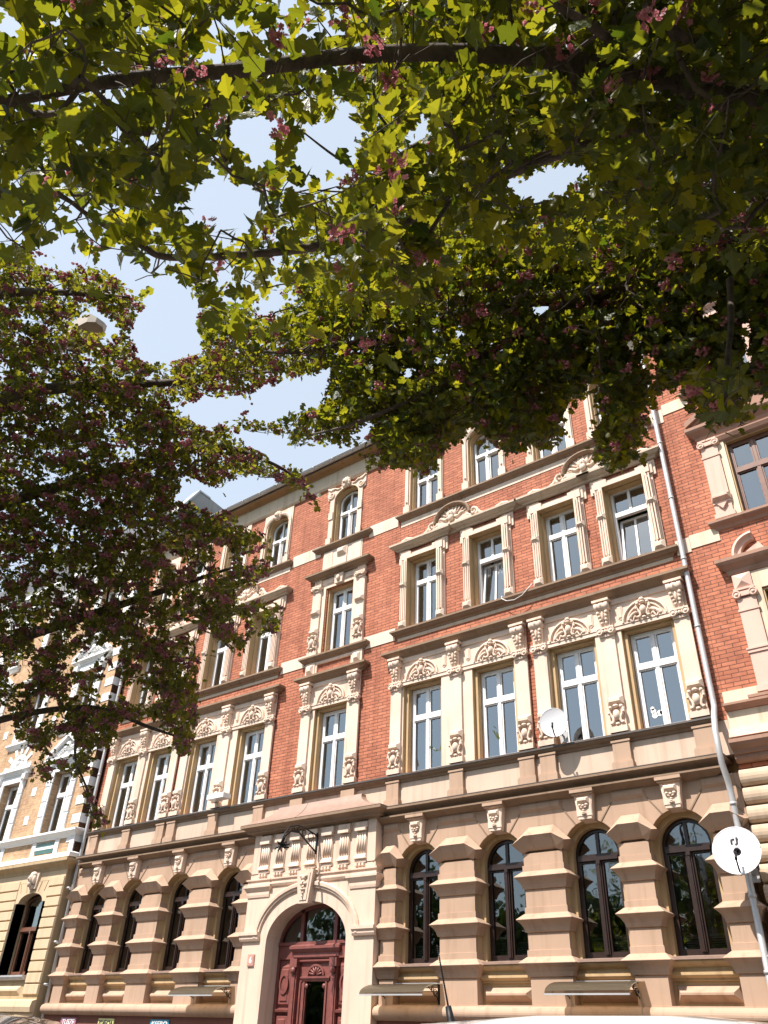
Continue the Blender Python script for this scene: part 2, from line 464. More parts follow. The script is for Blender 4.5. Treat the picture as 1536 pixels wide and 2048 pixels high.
def arch_window_meshes(name, hw, z0, zs, zt, y, mats, rise=None, fw=0.055, mid_top=True):
    """window with an arched head springing at zs; transom at zt"""
    rz = rise or hw
    m = M()
    m.box(-hw, -hw + fw, y, y + 0.08, z0, zs); m.box(hw - fw, hw, y, y + 0.08, z0, zs)
    m.box(-hw + fw, hw - fw, y, y + 0.08, z0, z0 + fw)
    m.arc(0, zs, hw, [(0, y), (0, y + .08), (-fw, y + .08), (-fw, y), (0, y)], n=18, rz=rz)
    m.box(-hw + fw, hw - fw, y - 0.05, y + 0.07, zt - 0.05, zt + 0.01); m.box(-hw + fw - .01, hw - fw + .01, y - 0.025, y + 0.06, zt + 0.01, zt + 0.06)
    m.box(-0.045, 0.045, y - 0.03, y + 0.06, z0 + fw, zt - 0.05)
    m.box(-0.02, 0.02, y - 0.05, y - 0.03, z0 + fw, zt - 0.11)
    m.box(-0.035, 0.035, y - 0.06, y - 0.03, zt - 0.11, zt - 0.05)
    if mid_top: m.box(-0.03, 0.03, y + 0.01, y + 0.06, zt + 0.06, zs + rz - fw * 0.8)
    for a, b in ((-hw + fw, -0.046), (0.046, hw - fw)):
        c, d = z0 + fw, zt - 0.05; s = 0.03; yy = y + 0.005
        m.box(a, a + s, yy, yy + 0.05, c, d); m.box(b - s, b, yy, yy + 0.05, c, d)
        m.box(a + s, b - s, yy, yy + 0.05, c, c + s * 1.4); m.box(a + s, b - s, yy, yy + 0.05, d - s, d)
    p = M(); yy = y + 0.04
    p.add([(-hw + fw, yy, z0 + fw), (-.02, yy, z0 + fw), (-.02, yy, zt), (-hw + fw, yy, zt)], [(0, 1, 2, 3)])
    p.add([(.02, yy, z0 + fw), (hw - fw, yy, z0 + fw), (hw - fw, yy, zt), (.02, yy, zt)], [(0, 1, 2, 3)])
    arc = [((hw - fw * .5) * cos(pi * i / 16), yy, zs + (rz - fw * .5) * sin(pi * i / 16)) for i in range(17)]
    p.add([(-hw + fw * .5, yy, zt), (hw - fw * .5, yy, zt)] + arc, [tuple(range(19))])
    return m.mesh(name, [mats[0]]), p.mesh('pane', [mats[1]])

def ushape(hw, zb, zt, ihw, izt, arch=None, n=16):
    """inverted U outline (counter-clockwise seen from the front), rectangular or arched inner head (arch=(spring z, rise))"""
    p = [(hw, zb), (hw, zt), (-hw, zt), (-hw, zb), (-ihw, zb)]
    if arch:
        zs, rz = arch
        p += [(-ihw * cos(pi * i / n), zs + rz * sin(pi * i / n)) for i in range(n + 1)]
    else:
        p += [(-ihw, izt), (ihw, izt)]
    p += [(ihw, zb)]
    return p

# ------------------------------------------------------------------ the red brick house
CX = -12.9
AXR = [-10.1, -8.22, -6.35, -4.74]
AXL = [2 * CX - a for a in AXR]
PAIRS = [(-9.16, 0.94, 1.66), (-5.545, 0.805, 1.5)]           # pair centre, window offset, outer pilaster offset
PAIRS += [(2 * CX - c, a, b) for c, a, b in PAIRS]
AXES = AXR + AXL
BX0, BX1 = -22.2, -3.62
house = thing('brick_house', 'red brick house with cream window surrounds, arched portal and dark red door in the middle', 'apartment house', (CX, 0, 0))
HL = (-CX, 0, 0)   # children are built in world coordinates, shifted back by the parent's location
def H(m, name, mats, x=0.0, label=None):
    if isinstance(mats, str): mats = [mats]
    me = m.mesh(name, mats) if isinstance(m, M) else m
    return mkobj(name, me, house, (x - CX, 0, 0), label)

# brick wall with openings
holes = []
for a in AXES + [CX]:
    holes += [(a - .53, a + .53, 6.49, 8.52), (a - .46, a + .46, 9.975, 11.92), (a - .46, a + .46, 13.365, 15.22)]
m = M(); wall_holes(m, BX0, BX1, 6.38, 15.46, 0.0, 0.4, holes)
H(m, 'wall', 'brick')
# ground floor core wall
holesg = [(a - .46, a + .46, 2.84, 5.0) for a in AXES] + [(CX - 1.16, CX + 1.16, 0.14, 4.2)]
m = M(); wall_holes(m, BX0, BX1, 0.0, 6.38, 0.2, 0.55, holesg)
H(m, 'ground_floor_wall', 'ochre')
# the hidden body: side walls, rear wall, floors, roof
m = M()
m.box(BX0, BX0 + .3, 0.41, 11, 0, 15.6); m.box(BX1 - .3, BX1, 0.41, 11, 0, 15.6); m.box(BX0, BX1, 11, 11.3, 0, 15.6)
H(m, 'side_and_rear_walls', 'wall_in')
m = M()
for z in (0.0, 5.9, 9.35, 12.75, 15.6): m.box(BX0 + .31, BX1 - .31, 0.56, 10.99, z, z + .25)
for x in (-7.28, -11.2, -14.6, -18.5): m.box(x - .08, x + .08, 0.56, 10.9, 0.3, 15.5)
m.box(BX0 + .31, BX1 - .31, 5.2, 5.35, 0.3, 15.5)
H(m, 'floors_and_partitions', 'wall_in')
m = M()
m.add([(BX0, -.12, 16.2), (BX1, -.12, 16.2), (BX1, 5.5, 19.4), (BX0, 5.5, 19.4), (BX1, 11.4, 16.0), (BX0, 11.4, 16.0)], [(0, 1, 2, 3), (3, 2, 4, 5), (0, 5, 4, 1)])
m.add([(BX0, -.12, 16.2), (BX0, 5.5, 19.4), (BX0, 11.4, 16.0)], [(0, 1, 2)]); m.add([(BX1, -.12, 16.2), (BX1, 5.5, 19.4), (BX1, 11.4, 16.0)], [(0, 1, 2)])
H(m, 'roof', 'slate')

# cornice, frieze, gutter
m = M(); m.strip(BX0, BX1, [(0.05, 15.44), (-.05, 15.44), (-.09, 15.50), (-.05, 15.53), (-.05, 15.92), (-.08, 15.95), (0.05, 15.96)])
H(m, 'frieze', 'frieze')
m = M(); m.strip(BX0, BX1, [(0.05, 15.961), (-.09, 15.965), (-.11, 16.0), (-.19, 16.02), (-.25, 16.04), (-.27, 16.08), (-.29, 16.09), (-.29, 16.15), (0.05, 16.17)])
H(m, 'cornice', 'soffit')
m = M(); 
prof = [(-.30 - .075 + .075 * cos(t), 16.2 - .075 * sin(t)) for t in np.linspace(0, pi, 9)]
m.strip(BX0, BX1, [(y, z) for y, z in prof], caps=True)
m.strip(BX0, BX1, [(-.29, 16.151), (-.296, 16.19), (-.296, 16.23), (-.28, 16.23)])
for k in range(24):
    x = BX0 + .4 + k * .78
    m.tube([(x, -.30 - .075 + .08 * cos(t), 16.2 - .08 * sin(t)) for t in np.linspace(0, pi, 7)], .012, 5)
m.tube([(BX0, -.45, 16.2), (BX1, -.45, 16.2)], .012, 6)
H(m, 'gutter', 'zinc')
m = M(); m.strip(BX0, BX1, [(-.288, 16.10), (-.295, 16.12), (-.295, 16.149)])
H(m, 'gutter_shadow_strip', 'zincD')  # dark strip standing for the shadow line below the gutter

# light string courses
def band(z0, z1, segs):
    for a, b in segs: H(M().box(a, b, -.018, 0.02, z0, z1), 'string_band', 'creamL')
grpR = (-10.95, -3.9); grpL = (2 * CX + 3.9, 2 * CX + 10.95); ctr = (-13.75, -11.95)
segs = [(BX0, grpL[0]), (grpL[1], ctr[0]), (ctr[1], grpR[0]), (grpR[1], BX1)]
band(9.77, 10.10, segs); band(13.10, 13.47, segs)

# ---- ornament helpers
def cartouche(m, x, z, y, w, h, d=0.07):
    """an oval boss in a scrolled frame"""
    m.ell((x, y - d * .55, z), (w * .24, d, h * .27), 12, 7)
    for s in (-1, 1):
        m.tube([(x + s * w * (.34 + .12 * sin(2 * t)), y - d * .55, z + h * (.46 - .92 * t / pi)) for t in np.linspace(0, pi, 9)], [w * .07, w * .09, w * .10, w * .09, w * .08, w * .09, w * .10, w * .09, w * .06], 6)
        for zz, r in ((.40, .13), (-.40, .12), (.12, .1)):
            m.ell((x + s * w * (.36 if abs(zz) > .2 else .47), y - d * .6, z + zz * h), (w * r, d * .6, w * r), 8, 5)
    m.ell((x, y - d * .6, z + h * .46), (w * .2, d * .7, h * .09), 8, 5)
    m.ell((x, y - d * .5, z - h * .45), (w * .16, d * .6, h * .09), 8, 5)

def lunette(m, x, z, y, r):
    """shell field: rings, shield and foliage"""
    m.arc(x, z, r, [(0, y), (0, y - .05), (-.035, y - .06), (-.05, y - .02), (-.05, y)], n=22, rz=r * .9)
    m.arc(x, z, r - .085, [(0, y), (-.005, y - .035), (-.035, y - .035), (-.04, y)], n=20, rz=(r - .085) * .9)
    cartouche(m, x, z + r * .38, y - .01, r * .62, r * .78, .075)
    m.ell((x, y - .06, z + r * .86), (r * .13, .05, r * .10), 8, 5)
    rr = random.Random(3)
    for s in (-1, 1):
        for k in range(9):
            a = 0.12 + 0.10 * k
            q = r * (.70 - .055 * k * .5)
            m.ell((x + s * q * cos(a), y - .03, z + q * .9 * sin(a)), (r * (.075 + .05 * rr.random()), .04, r * (.06 + .03 * rr.random())), 7, 5)
        m.tube([(x + s * r * (.32 + .1 * t), y - .04, z + r * (.06 + .12 * sin(t * 2.2))) for t in np.linspace(0, 3.2, 9)], [.018] * 8 + [.006], 6)

def console(m, x, z0, z1, y, w):
    h = z1 - z0
    m.box(x - w * .62, x + w * .62, y - .17, y, z1 - .05, z1)
    m.lathe((x - w / 2, y - .085, z1 - .05 - h * .17), [(0, 0), (h * .17, 0), (h * .17, w * .25), (h * .145, w * .3), (h * .17, w * .36), (h * .17, w * .62), (h * .145, w * .7), (h * .17, w * .76), (h * .17, w), (0, w)], 12, 'x')
    m.add([(x - w * .42, y - .12, z1 - h * .42), (x + w * .42, y - .12, z1 - h * .42), (x + w * .34, y - .045, z0), (x - w * .34, y - .045, z0),
           (x - w * .42, y, z1 - h * .42), (x + w * .42, y, z1 - h * .42), (x + w * .34, y, z0), (x - w * .34, y, z0)],
          [(0, 3, 2, 1), (0, 4, 7, 3), (1, 2, 6, 5), (3, 7, 6, 2), (0, 1, 5, 4)])
    for k in range(4):
        zz = z0 + h * (.08 + .12 * k)
        for s in (-1, 1):
            m.ell((x + s * w * (.16 + .05 * k), y - .065 - .02 * k, zz + .03), (w * .13, .035, h * .075), 7, 5)
    m.ell((x, y - .10, z0 + h * .38), (w * .10, .05, h * .2), 7, 5)
    m.ell((x, y - .15, z1 - h * .24), (w * .09, .05, h * .1), 7, 5)

def ionic(m, x, z0, z1, y, w):
    h = z1 - z0
    m.box(x - w * .5, x + w * .5, y - .05, y, z0, z0 + h * .25)
    m.box(x - w * .58, x + w * .58, y - .075, y, z1 - h * .18, z1)
    for s in (-1, 1):
        c = (x + s * w * .40, y, z0 + h * .52)
        m.lathe((c[0], y - .10, c[2]), [(0, 0), (h * .15, 0.0), (h * .16, .012), (h * .27, .012), (h * .30, .0), (h * .34, .0), (h * .36, .02), (h * .36, .1)], 12, 'y')
    for k in (-1, 0, 1): m.ell((x + k * w * .17, y - .07, z0 + h * .5), (w * .09, .035, h * .22), 7, 5)

def pilaster_mesh(w=0.30, y=-.03):
    """first-floor pilaster: plinth, cartouche, boss, shaft, capital, console"""
    m = M()
    d = .05
    m.box(-w * .58, w * .58, y - d - .05, y, 6.49, 6.60)
    m.box(-w * .5, w * .5, y - d, y, 6.60, 8.42)
    cartouche(m, 0, 6.81, y - d, w * 1.0, .38)
    m.box(-w * .53, w * .53, y - d - .02, y, 6.60, 6.63)
    m.gem(-w * .54, w * .54, 7.01, 7.18, y - d, .085, w * .18, .055)
    ionic(m, 0, 8.42, 8.62, y - d + .02, w)
    m.box(-w * .5, w * .5, y - .03, y, 8.62, 9.2)
    console(m, 0, 8.63, 9.2, y - .03, w * .95)
    return m.mesh('pilaster', ['cream'])
PIL = pilaster_mesh()

# ---- first floor
FF = rect_window_meshes('window', .44, 6.5, 8.45, 7.76, .20)
def f1_window(x):
    o = H(FF[0], 'window', [], x); mkobj('pane', FF[1], o)
    return o
W1 = {}
for a in AXES + [CX]: W1[a] = f1_window(a)

def f1_plate(xc, axes, x0, x1, name):
    """plaster field between pilasters with stepped reveals and the carved lintel zone"""
    m = M()
    xs = sorted(axes)
    cuts = [x0] + [(xs[i] + xs[i + 1]) / 2 for i in range(len(xs) - 1)] + [x1]
    for i, a in enumerate(xs):
        l, r = cuts[i], cuts[i + 1]
        o = lambda ih, zt: [(r, 6.48), (r, 8.5 if zt is None else zt), (l, 8.5 if zt is None else zt), (l, 6.48), (a - ih, 6.48), (a - ih, 8.5), (a + ih, 8.5), (a + ih, 6.48)]
        m.prism([(r, 6.48), (r, 9.2), (l, 9.2), (l, 6.48), (a - .53, 6.48), (a - .53, 8.52), (a + .53, 8.52), (a + .53, 6.48)], -.03, 0.001, 0)
        # inner step of the reveal in ochre
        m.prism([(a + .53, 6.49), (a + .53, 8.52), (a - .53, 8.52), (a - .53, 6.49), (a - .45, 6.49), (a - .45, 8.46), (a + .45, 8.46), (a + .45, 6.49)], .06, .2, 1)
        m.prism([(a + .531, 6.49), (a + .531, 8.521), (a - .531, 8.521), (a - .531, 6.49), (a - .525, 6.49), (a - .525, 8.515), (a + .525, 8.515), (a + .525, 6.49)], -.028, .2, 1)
        m.box(l + .02, r - .02, -.055, -.03, 8.52, 8.60, 0)
        m.box(l + .02, r - .02, -.07, -.03, 8.60, 8.625, 0)
        m.box(l, r, -.06, -.03, 9.09, 9.2, 0)
    return H(m, name, ['cream', 'ochre'])

def f1_lunettes(axes):
    for a in axes:
        m = M(); lunette(m, 0, 8.63, -.03, .46)
        yield m
LUN = M(); lunette(LUN, 0, 8.625, -.03, .46); LUN = LUN.mesh('carved_lunette', ['cream'])
for c, da, dp in PAIRS:
    axes = [c - da, c + da]
    f1_plate(c, axes, c - dp + .1, c + dp - .1, 'window_surround')
    for p in (c - dp, c, c + dp): H(PIL, 'pilaster', [], p)
    for a in axes: H(LUN, 'carved_lunette', [], a)
    for s in (-1, 1):
        m = M()
        m.gem(c + s * .32 - .05, c + s * .32 + .05, 8.74, 9.02, -.03, .03, .02, .03)
        m.prism([(c + s * .32 - .055, 8.76), (c + s * .32, 8.72), (c + s * .32 + .055, 8.76), (c + s * .32 + .055, 9.0), (c + s * .32, 9.04), (c + s * .32 - .055, 9.0)], -.045, -.03)
        H(m, 'drop_panel', 'cream')
f1_plate(CX, [CX], CX - .70, CX + .70, 'window_surround')
for s in (-1, 1): H(PIL, 'pilaster', [], CX + s * .80)
H(LUN, 'carved_lunette', [], CX)

HP1 = [(0, 9.2), (.03, 9.205), (.05, 9.235), (.09, 9.25), (.13, 9.29), (.19, 9.32), (.215, 9.33), (.215, 9.385), (.2, 9.39), (0, 9.42)]
def hood(x0, x1, prof, yw=-.03, name='hood'):
    m = M(); m.mold(x0, x1, yw, 0.01, prof)
    return H(m, name, 'brown')
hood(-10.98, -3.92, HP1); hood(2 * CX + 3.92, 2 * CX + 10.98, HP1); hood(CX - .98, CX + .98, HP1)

# ---- second floor
FS = rect_window_meshes('window', .41, 9.99, 11.9, 11.29, .20)
FSo = rect_window_meshes('window', .41, 9.99, 11.9, 11.29, .20, ramp=.05)
def f2_surround():
    m = M()
    z0, ear, zt = 9.975, 11.84, 12.22
    ow, ew, iw = .66, .75, .46
    # stepped crossetted architrave, three planes
    for k, (dy, ins) in enumerate(((-.045, 0), (-.085, .055), (-.125, .115))):
        o_, e_, t_ = ow - ins, ew - ins, zt - ins
        er = ear + ins * .6
        s_ = .30
        P = [(o_, z0), (o_, er), (e_, er), (e_, t_), (e_ - s_, t_), (e_ - s_, t_ - .10), (-e_ + s_, t_ - .10), (-e_ + s_, t_), (-e_, t_), (-e_, er), (-o_, er), (-o_, z0),
             (-iw, z0), (-iw, 11.92), (iw, 11.92), (iw, z0)]
        m.prism(P, dy, 0.001 if k == 0 else dy + .042)
    # reeded legs
    for s in (-1, 1):
        for q in (.50, .555, .61):
            m.box(s * q - .014, s * q + .014, -.148, -.124, 10.2, 11.86)
        m.gem(s * .56 - .12, s * .56 + .12, 9.98, 10.16, -.126, .06, .06, .05)
        m.gem(s * .56 - .105, s * .56 + .105, 11.1, 11.24, -.126, .07, .05, .05)
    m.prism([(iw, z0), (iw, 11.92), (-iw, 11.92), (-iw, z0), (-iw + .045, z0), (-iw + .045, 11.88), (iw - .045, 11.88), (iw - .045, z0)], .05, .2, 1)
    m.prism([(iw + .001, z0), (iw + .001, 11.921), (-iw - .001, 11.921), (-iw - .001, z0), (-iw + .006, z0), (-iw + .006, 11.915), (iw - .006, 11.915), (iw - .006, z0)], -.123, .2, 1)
    return m.mesh('window_surround', ['cream', 'ochre'])
SUR2 = f2_surround()
W2 = {}
def tilt_window(hw, z0, z1, zt, y, fw=.06, ramp=.055):
    m = M()
    m.box(-hw, -hw + fw, y, y + .08, z0, z1); m.box(hw - fw, hw, y, y + .08, z0, z1)
    m.box(-hw + fw, hw - fw, y, y + .08, z1 - fw, z1); m.box(-hw + fw, hw - fw, y, y + .08, z0, z0 + fw); m.box(-hw + fw, hw - fw, y - .015, y + .08, zt - ramp, zt + ramp)
    m.box(-.03, .03, y + .002, y + .07, zt + ramp, z1 - fw)
    p = M(); p.add([(-hw + fw, y + .045, zt + ramp), (hw - fw, y + .045, zt + ramp), (hw - fw, y + .045, z1 - fw), (-hw + fw, y + .045, z1 - fw)], [(0, 1, 2, 3)])
    w2 = hw - fw - .01; h2 = zt - ramp - z0 - fw - .02
    q = M(); r = .055
    q.box(-w2, -w2 + r, 0, .06, 0, h2); q.box(w2 - r, w2, 0, .06, 0, h2); q.box(-w2 + r, w2 - r, 0, .06, 0, r); q.box(-w2 + r, w2 - r, 0, .06, h2 - r, h2); q.box(-.022, .022, .005, .055, r, h2 - r)
    g = M(); g.add([(-w2 + r, .03, r), (w2 - r, .03, r), (w2 - r, .03, h2 - r), (-w2 + r, .03, h2 - r)], [(0, 1, 2, 3)])
    return m.mesh('window', ['wframe']), p.mesh('pane', ['glass']), q.mesh('tilted_sash', ['wframe']), g.mesh('pane', ['glass'])
TILT = tilt_window(.41, 9.99, 11.9, 11.29, .20)
for a in AXES:
    if a in (AXR[1], AXR[3]):
        o = H(TILT[0], 'window', [], a, 'white window with its lower sash tilted open'); mkobj('pane', TILT[1], o)
        q = mkobj('tilted_sash', TILT[2].copy(), o, (0, .215, 10.06)); q.rotation_euler = (-radians(7), 0, 0)
        gm = TILT[3]; q.data.materials.append(MT['glass'])
        nv = len(q.data.vertices)
        bm_ = __import__('bmesh').new(); bm_.from_mesh(q.data)
        f_ = bm_.faces.new([bm_.verts.new(v_.co) for v_ in gm.vertices]); f_.material_index = 1; bm_.to_mesh(q.data); bm_.free()
    else:
        o = H(FS[0], 'window', [], a); mkobj('pane', FS[1], o)
    W2[a] = o
    H(SUR2, 'window_surround', [], a)
SP2 = [(0, 9.78), (.03, 9.79), (.05, 9.83), (.10, 9.85), (.14, 9.90), (.16, 9.91), (.16, 9.955), (0, 9.985)]
HP2 = [(0, 12.225), (.05, 12.23), (.07, 12.27), (.13, 12.29), (.18, 12.34), (.20, 12.345), (.20, 12.395), (0, 12.42)]
HP2b = [(0, 12.225), (.02, 12.23), (.04, 12.28), (.07, 12.34), (.08, 12.345), (.08, 12.39), (0, 12.42)]
for sgn in (0, 1):
    f = (lambda v: v) if sgn == 0 else (lambda v: 2 * CX - v)
    x0, x1 = sorted((f(-10.86), f(-4.0)))
    m = M(); m.mold(x0, x1, -.0, .01, SP2); m.strip(x0 + .02, x1 - .02, [(0.0, 9.60), (-.012, 9.60), (-.012, 9.775), (0.0, 9.775)]) if False else None
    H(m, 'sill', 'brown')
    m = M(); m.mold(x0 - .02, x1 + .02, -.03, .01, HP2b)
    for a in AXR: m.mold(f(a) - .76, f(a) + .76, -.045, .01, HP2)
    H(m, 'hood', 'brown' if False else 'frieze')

def sun_pediment(wd):
    """segmental sunburst with a bearded mask, scrolls sweeping to the window heads on both sides"""
    m = M()
    z = 12.43
    m.box(-.58, .58, -.14, 0.0, z, z + .07); m.box(-.5, .5, -.12, 0.0, z + .07, z + .21)
    zc = z + .21
    m.arc(0, zc, .56, [(0, 0), (0, -.15), (-.04, -.17), (-.07, -.15), (-.09, -.10), (-.09, 0)], n=22, rz=.46, mi=1)
    fan = [(.47 * cos(pi * i / 20), -.05, zc + .38 * sin(pi * i / 20)) for i in range(21)]
    m.add([(0, -.05, zc)] + fan, [(0, i + 1, i + 2) for i in range(20)], 0)
    for i in range(11):
        a = pi * (i + .5) / 11
        m.tube([(.12 * cos(a), -.06, zc + .1 * sin(a)), (.45 * cos(a), -.07, zc + .365 * sin(a))], [.014, .022], 5)
    m.ell((0, -.13, zc + .10), (.095, .09, .125), 12, 8)
    m.ell((0, -.17, zc - .02), (.085, .06, .10), 10, 6); m.ell((0, -.215, zc + .09), (.022, .03, .035), 7, 5)
    for s in (-1, 1):
        m.ell((s * .04, -.205, zc + .125), (.022, .012, .013), 7, 5); m.ell((s * .10, -.12, zc + .12), (.05, .05, .10), 8, 6)
        m.tube([(s * (.1 + .28 * t), -.13, zc + .02 - .04 * sin(t * 6)) for t in np.linspace(0, 1, 8)], [.035, .045, .04, .035, .04, .035, .03, .02], 7)
        m.tube([(s * p[0], p[1], p[2]) for p in spiral(.62, z + .20, .13, .02, -1.2, 1.25, -.07)], [.04] * 15 + [.033] * 8, 7)
        m.tube([(s * p[0], p[1], p[2]) for p in spiral(.48, z + .05, .09, .02, 2.0, -1.1, -.10)], [.035] * 23, 7)
        ln = [(.60, .33), (.70, .26), (.78, .12), (.9, .045), (wd * .62, .03), (wd * .72, .035), (wd * .8, .085), (wd * .88, .115), (wd * .96, .085), (wd, .03), (wd * 1.02, .015)]
        m.tube([(s * a, -.06, z + b) for a, b in ln], [.03, .035, .045, .05, .045, .04, .045, .05, .045, .035, .02], 8)
        m.tube([(s * a, -.05, z + b * .55 + .0) for a, b in ln[4:10]], [.03] * 6, 7)
    return m
def spikes():
    m = M()
    for i in range(30):
        a = pi * (.04 + .92 * i / 29)
        p = np.array([.56 * cos(a), -.13, 12.64 + .46 * sin(a)])
        q = p + np.array([.11 * cos(a), -.02 if i % 2 else .03, .11 * sin(a)])
        m.tube([p, q], .0035, 3, cap=False)
    return m.mesh('bird_spikes', ['iron'])
SPK = spikes()
for c, da, dp in PAIRS:
    me = sun_pediment(da + .70).mesh('sunburst_pediment', ['cream', 'brown'])
    o = H(me, 'sunburst_pediment', [], c); mkobj('bird_spikes', SPK, o)

# ---- third floor
FT = arch_window_meshes('window', .40, 13.37, 14.86, 14.46, .20, ('wframe', 'glass'), rise=.30)
FTm = M()
def f3_surround():
    m = M(); z0 = 13.36; arch = (14.9, .34)
    m.prism(ushape(.62, z0, 15.44, .46, None, arch), -.035, 0.001)
    m.arc(0, 14.9, .60, [(0, -.03), (0, -.075), (-.04, -.085), (-.10, -.06), (-.10, -.03)], n=20, rz=.44)
    for s in (-1, 1):
        m.box(s * .55 - .05, s * .55 + .05, -.075, -.03, 13.55, 14.9)
        m.box(s * .54 - .10, s * .54 + .10, -.09, -.03, 13.36, 13.60)
        m.lathe((s * .54, -.105, 13.72), [(0, 0), (.025, .0), (.03, .03)], 8, 'y')
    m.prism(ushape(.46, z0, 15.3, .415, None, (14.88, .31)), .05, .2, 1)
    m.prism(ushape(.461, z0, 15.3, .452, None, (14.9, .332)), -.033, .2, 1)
    # lion mask
    zc = 15.24
    m.ell((0, -.12, zc), (.10, .09, .12), 12, 8)
    for i in range(11):
        a = 2 * pi * i / 11
        m.ell((.105 * cos(a), -.085, zc + .125 * sin(a)), (.055, .05, .055), 7, 5)
    m.ell((0, -.19, zc - .03), (.045, .05, .04), 8, 5); m.ell((0, -.15, zc - .12), (.05, .05, .07), 8, 5)
    for s in (-1, 1):
        m.ell((s * .04, -.19, zc + .03), (.022, .016, .014), 6, 4)
        m.ell((s * .19, -.05, zc + .02), (.07, .04, .06), 8, 5); m.ell((s * .26, -.045, zc + .0), (.05, .035, .08), 8, 5)
    return m.mesh('window_surround', ['cream', 'ochre'])
SUR3 = f3_surround()
for a in AXES:
    o = H(FT[0], 'window', [], a); mkobj('pane', FT[1], o); H(SUR3, 'window_surround', [], a)
SP3 = [(0, 13.18), (.03, 13.19), (.05, 13.22), (.10, 13.24), (.14, 13.29), (.155, 13.295), (.155, 13.34), (0, 13.365)]
for sgn in (0, 1):
    f = (lambda v: v) if sgn == 0 else (lambda v: 2 * CX - v)
    x0, x1 = sorted((f(-10.80), f(-4.05)))
    m = M(); m.mold(x0, x1, 0, .01, SP3); H(m, 'sill', 'brown')
    m = M(); m.box(x0 - .05, x1 + .05, -.014, .01, 13.02, 13.178); H(m, 'string_band', 'creamL')
    x0, x1 = sorted((f(-10.86), f(-4.0)))
    m = M(); m.box(x0, x1, -.02, .01, 9.70, 9.779); H(m, 'string_band', 'frieze')

# ---- centre bay, second and third floors
o = H(FS[0], 'window', [], CX); mkobj('pane', FS[1], o)
m = M()
m.prism(ushape(.70, 9.975, 12.25, .50, 11.95), -.035, .001)
m.prism(ushape(.505, 9.975, 11.955, .42, 11.9), .05, .2, 1)
m.prism(ushape(.501, 9.976, 11.951, .494, 11.945), -.033, .2, 1)
for s in (-1, 1):
    x = s * .78
    m.box(x - .15, x + .15, -.08, 0, 10.12, 11.9); m.box(x - .17, x + .17, -.10, 0, 9.98, 10.12)
    m.box(x - .13, x + .13, -.07, 0, 12.08, 12.25)
    for q in (-.08, -.03, .03, .08): m.box(x + q - .012, x + q + .012, -.085, -.07, 12.08, 12.25)
    ionic(m, x, 11.9, 12.08, -.06, .3)
    cartouche(m, x, 10.36, -.08, .30, .40)
    m.gem(x - .16, x + .16, 10.60, 10.76, -.08, .085, .06, .05); m.gem(x - .16, x + .16, 11.18, 11.33, -.08, .085, .06, .05)
m.prism([(-.13, 11.97), (.13, 11.97), (.16, 12.25), (-.16, 12.25)], -.11, -.03)
m.ell((0, -.13, 12.11), (.07, .05, .09), 10, 6)
m.gem(-.48, -.2, 12.05, 12.19, -.035, .03, .03, .03); m.gem(.2, .48, 12.05, 12.19, -.035, .03, .03, .03)
H(m, 'window_surround', ['cream', 'ochre'], CX)
m = M(); m.mold(CX - .93, CX + .93, -.03, .01, [(d * 1.15, z + .03) for d, z in HP2]); H(m, 'hood', 'brown')
m = M(); m.mold(CX - 1.0, CX + 1.0, -.02, .01, SP2); H(m, 'sill', 'brown')
m = M()
for s in (-1, 1):
    m.box(s * .80 - .16, s * .80 + .16, -.07, 0, 9.42, 9.79); m.gem(s * .80 - .11, s * .80 + .11, 9.47, 9.74, -.07, .07, .05, .09)
m.box(-.64, .64, -.05, 0, 9.72, 9.79); m.box(-.64, .64, -.05, 0, 9.42, 9.47); m.box(-.64, -.58, -.05, 0, 9.47, 9.72); m.box(.58, .64, -.05, 0, 9.47, 9.72)
H(m, 'apron', 'cream', CX)
# third floor centre
o = H(FT[0], 'window', [], CX); mkobj('pane', FT[1], o)
m = M(); z0 = 13.36
m.prism([(.62, z0), (.62, 14.95), (.72, 15.0), (.74, 15.44), (.55, 15.40), (.3, 15.30), (0, 15.42), (-.3, 15.30), (-.55, 15.40), (-.74, 15.44), (-.72, 15.0), (-.62, 14.95), (-.62, z0), (-.46, z0)] +
        [(-.46 * cos(pi * i / 16), 14.9 + .34 * sin(pi * i / 16)) for i in range(17)] + [(.46, z0)], -.04, .001)
m.prism(ushape(.46, z0, 15.3, .415, None, (14.88, .31)), .05, .2, 1)
m.prism(ushape(.461, z0, 15.3, .452, None, (14.9, .332)), -.033, .2, 1)
for s in (-1, 1):
    m.tube([(s * p[0], p[1], p[2]) for p in spiral(.57, 15.12, .13, .025, .3, -1.5, -.05)], [.03] * 23, 7)
    m.tube([(s * a, -.05, b) for a, b in ((.72, 15.40), (.6, 15.30), (.45, 15.33), (.34, 15.26), (.22, 15.27))], [.03, .035, .035, .03, .02], 7)
    m.box(s * .55 - .08, s * .55 + .08, -.07, -.03, 14.25, 14.5); m.box(s * .56 - .09, s * .56 + .09, -.08, -.03, 13.36, 13.6)
zc = 15.36
m.ell((0, -.12, zc), (.11, .09, .13), 12, 8)
for i in range(11):
    a = 2 * pi * i / 11; m.ell((.115 * cos(a), -.085, zc + .135 * sin(a)), (.06, .05, .06), 7, 5)
m.ell((0, -.19, zc - .03), (.05, .05, .045), 8, 5); m.ell((0, -.15, zc - .14), (.05, .05, .09), 8, 5)
H(m, 'window_surround', ['cream', 'ochre'], CX)
m = M(); m.mold(CX - .92, CX + .92, -.0, .01, SP3); H(m, 'sill', 'brown')
m = M()
m.box(-.72, .72, -.02, 0.005, 12.46, 13.17); m.prism([(-.16, 12.47), (.16, 12.47), (.2, 13.16), (-.2, 13.16)], -.045, -.02)
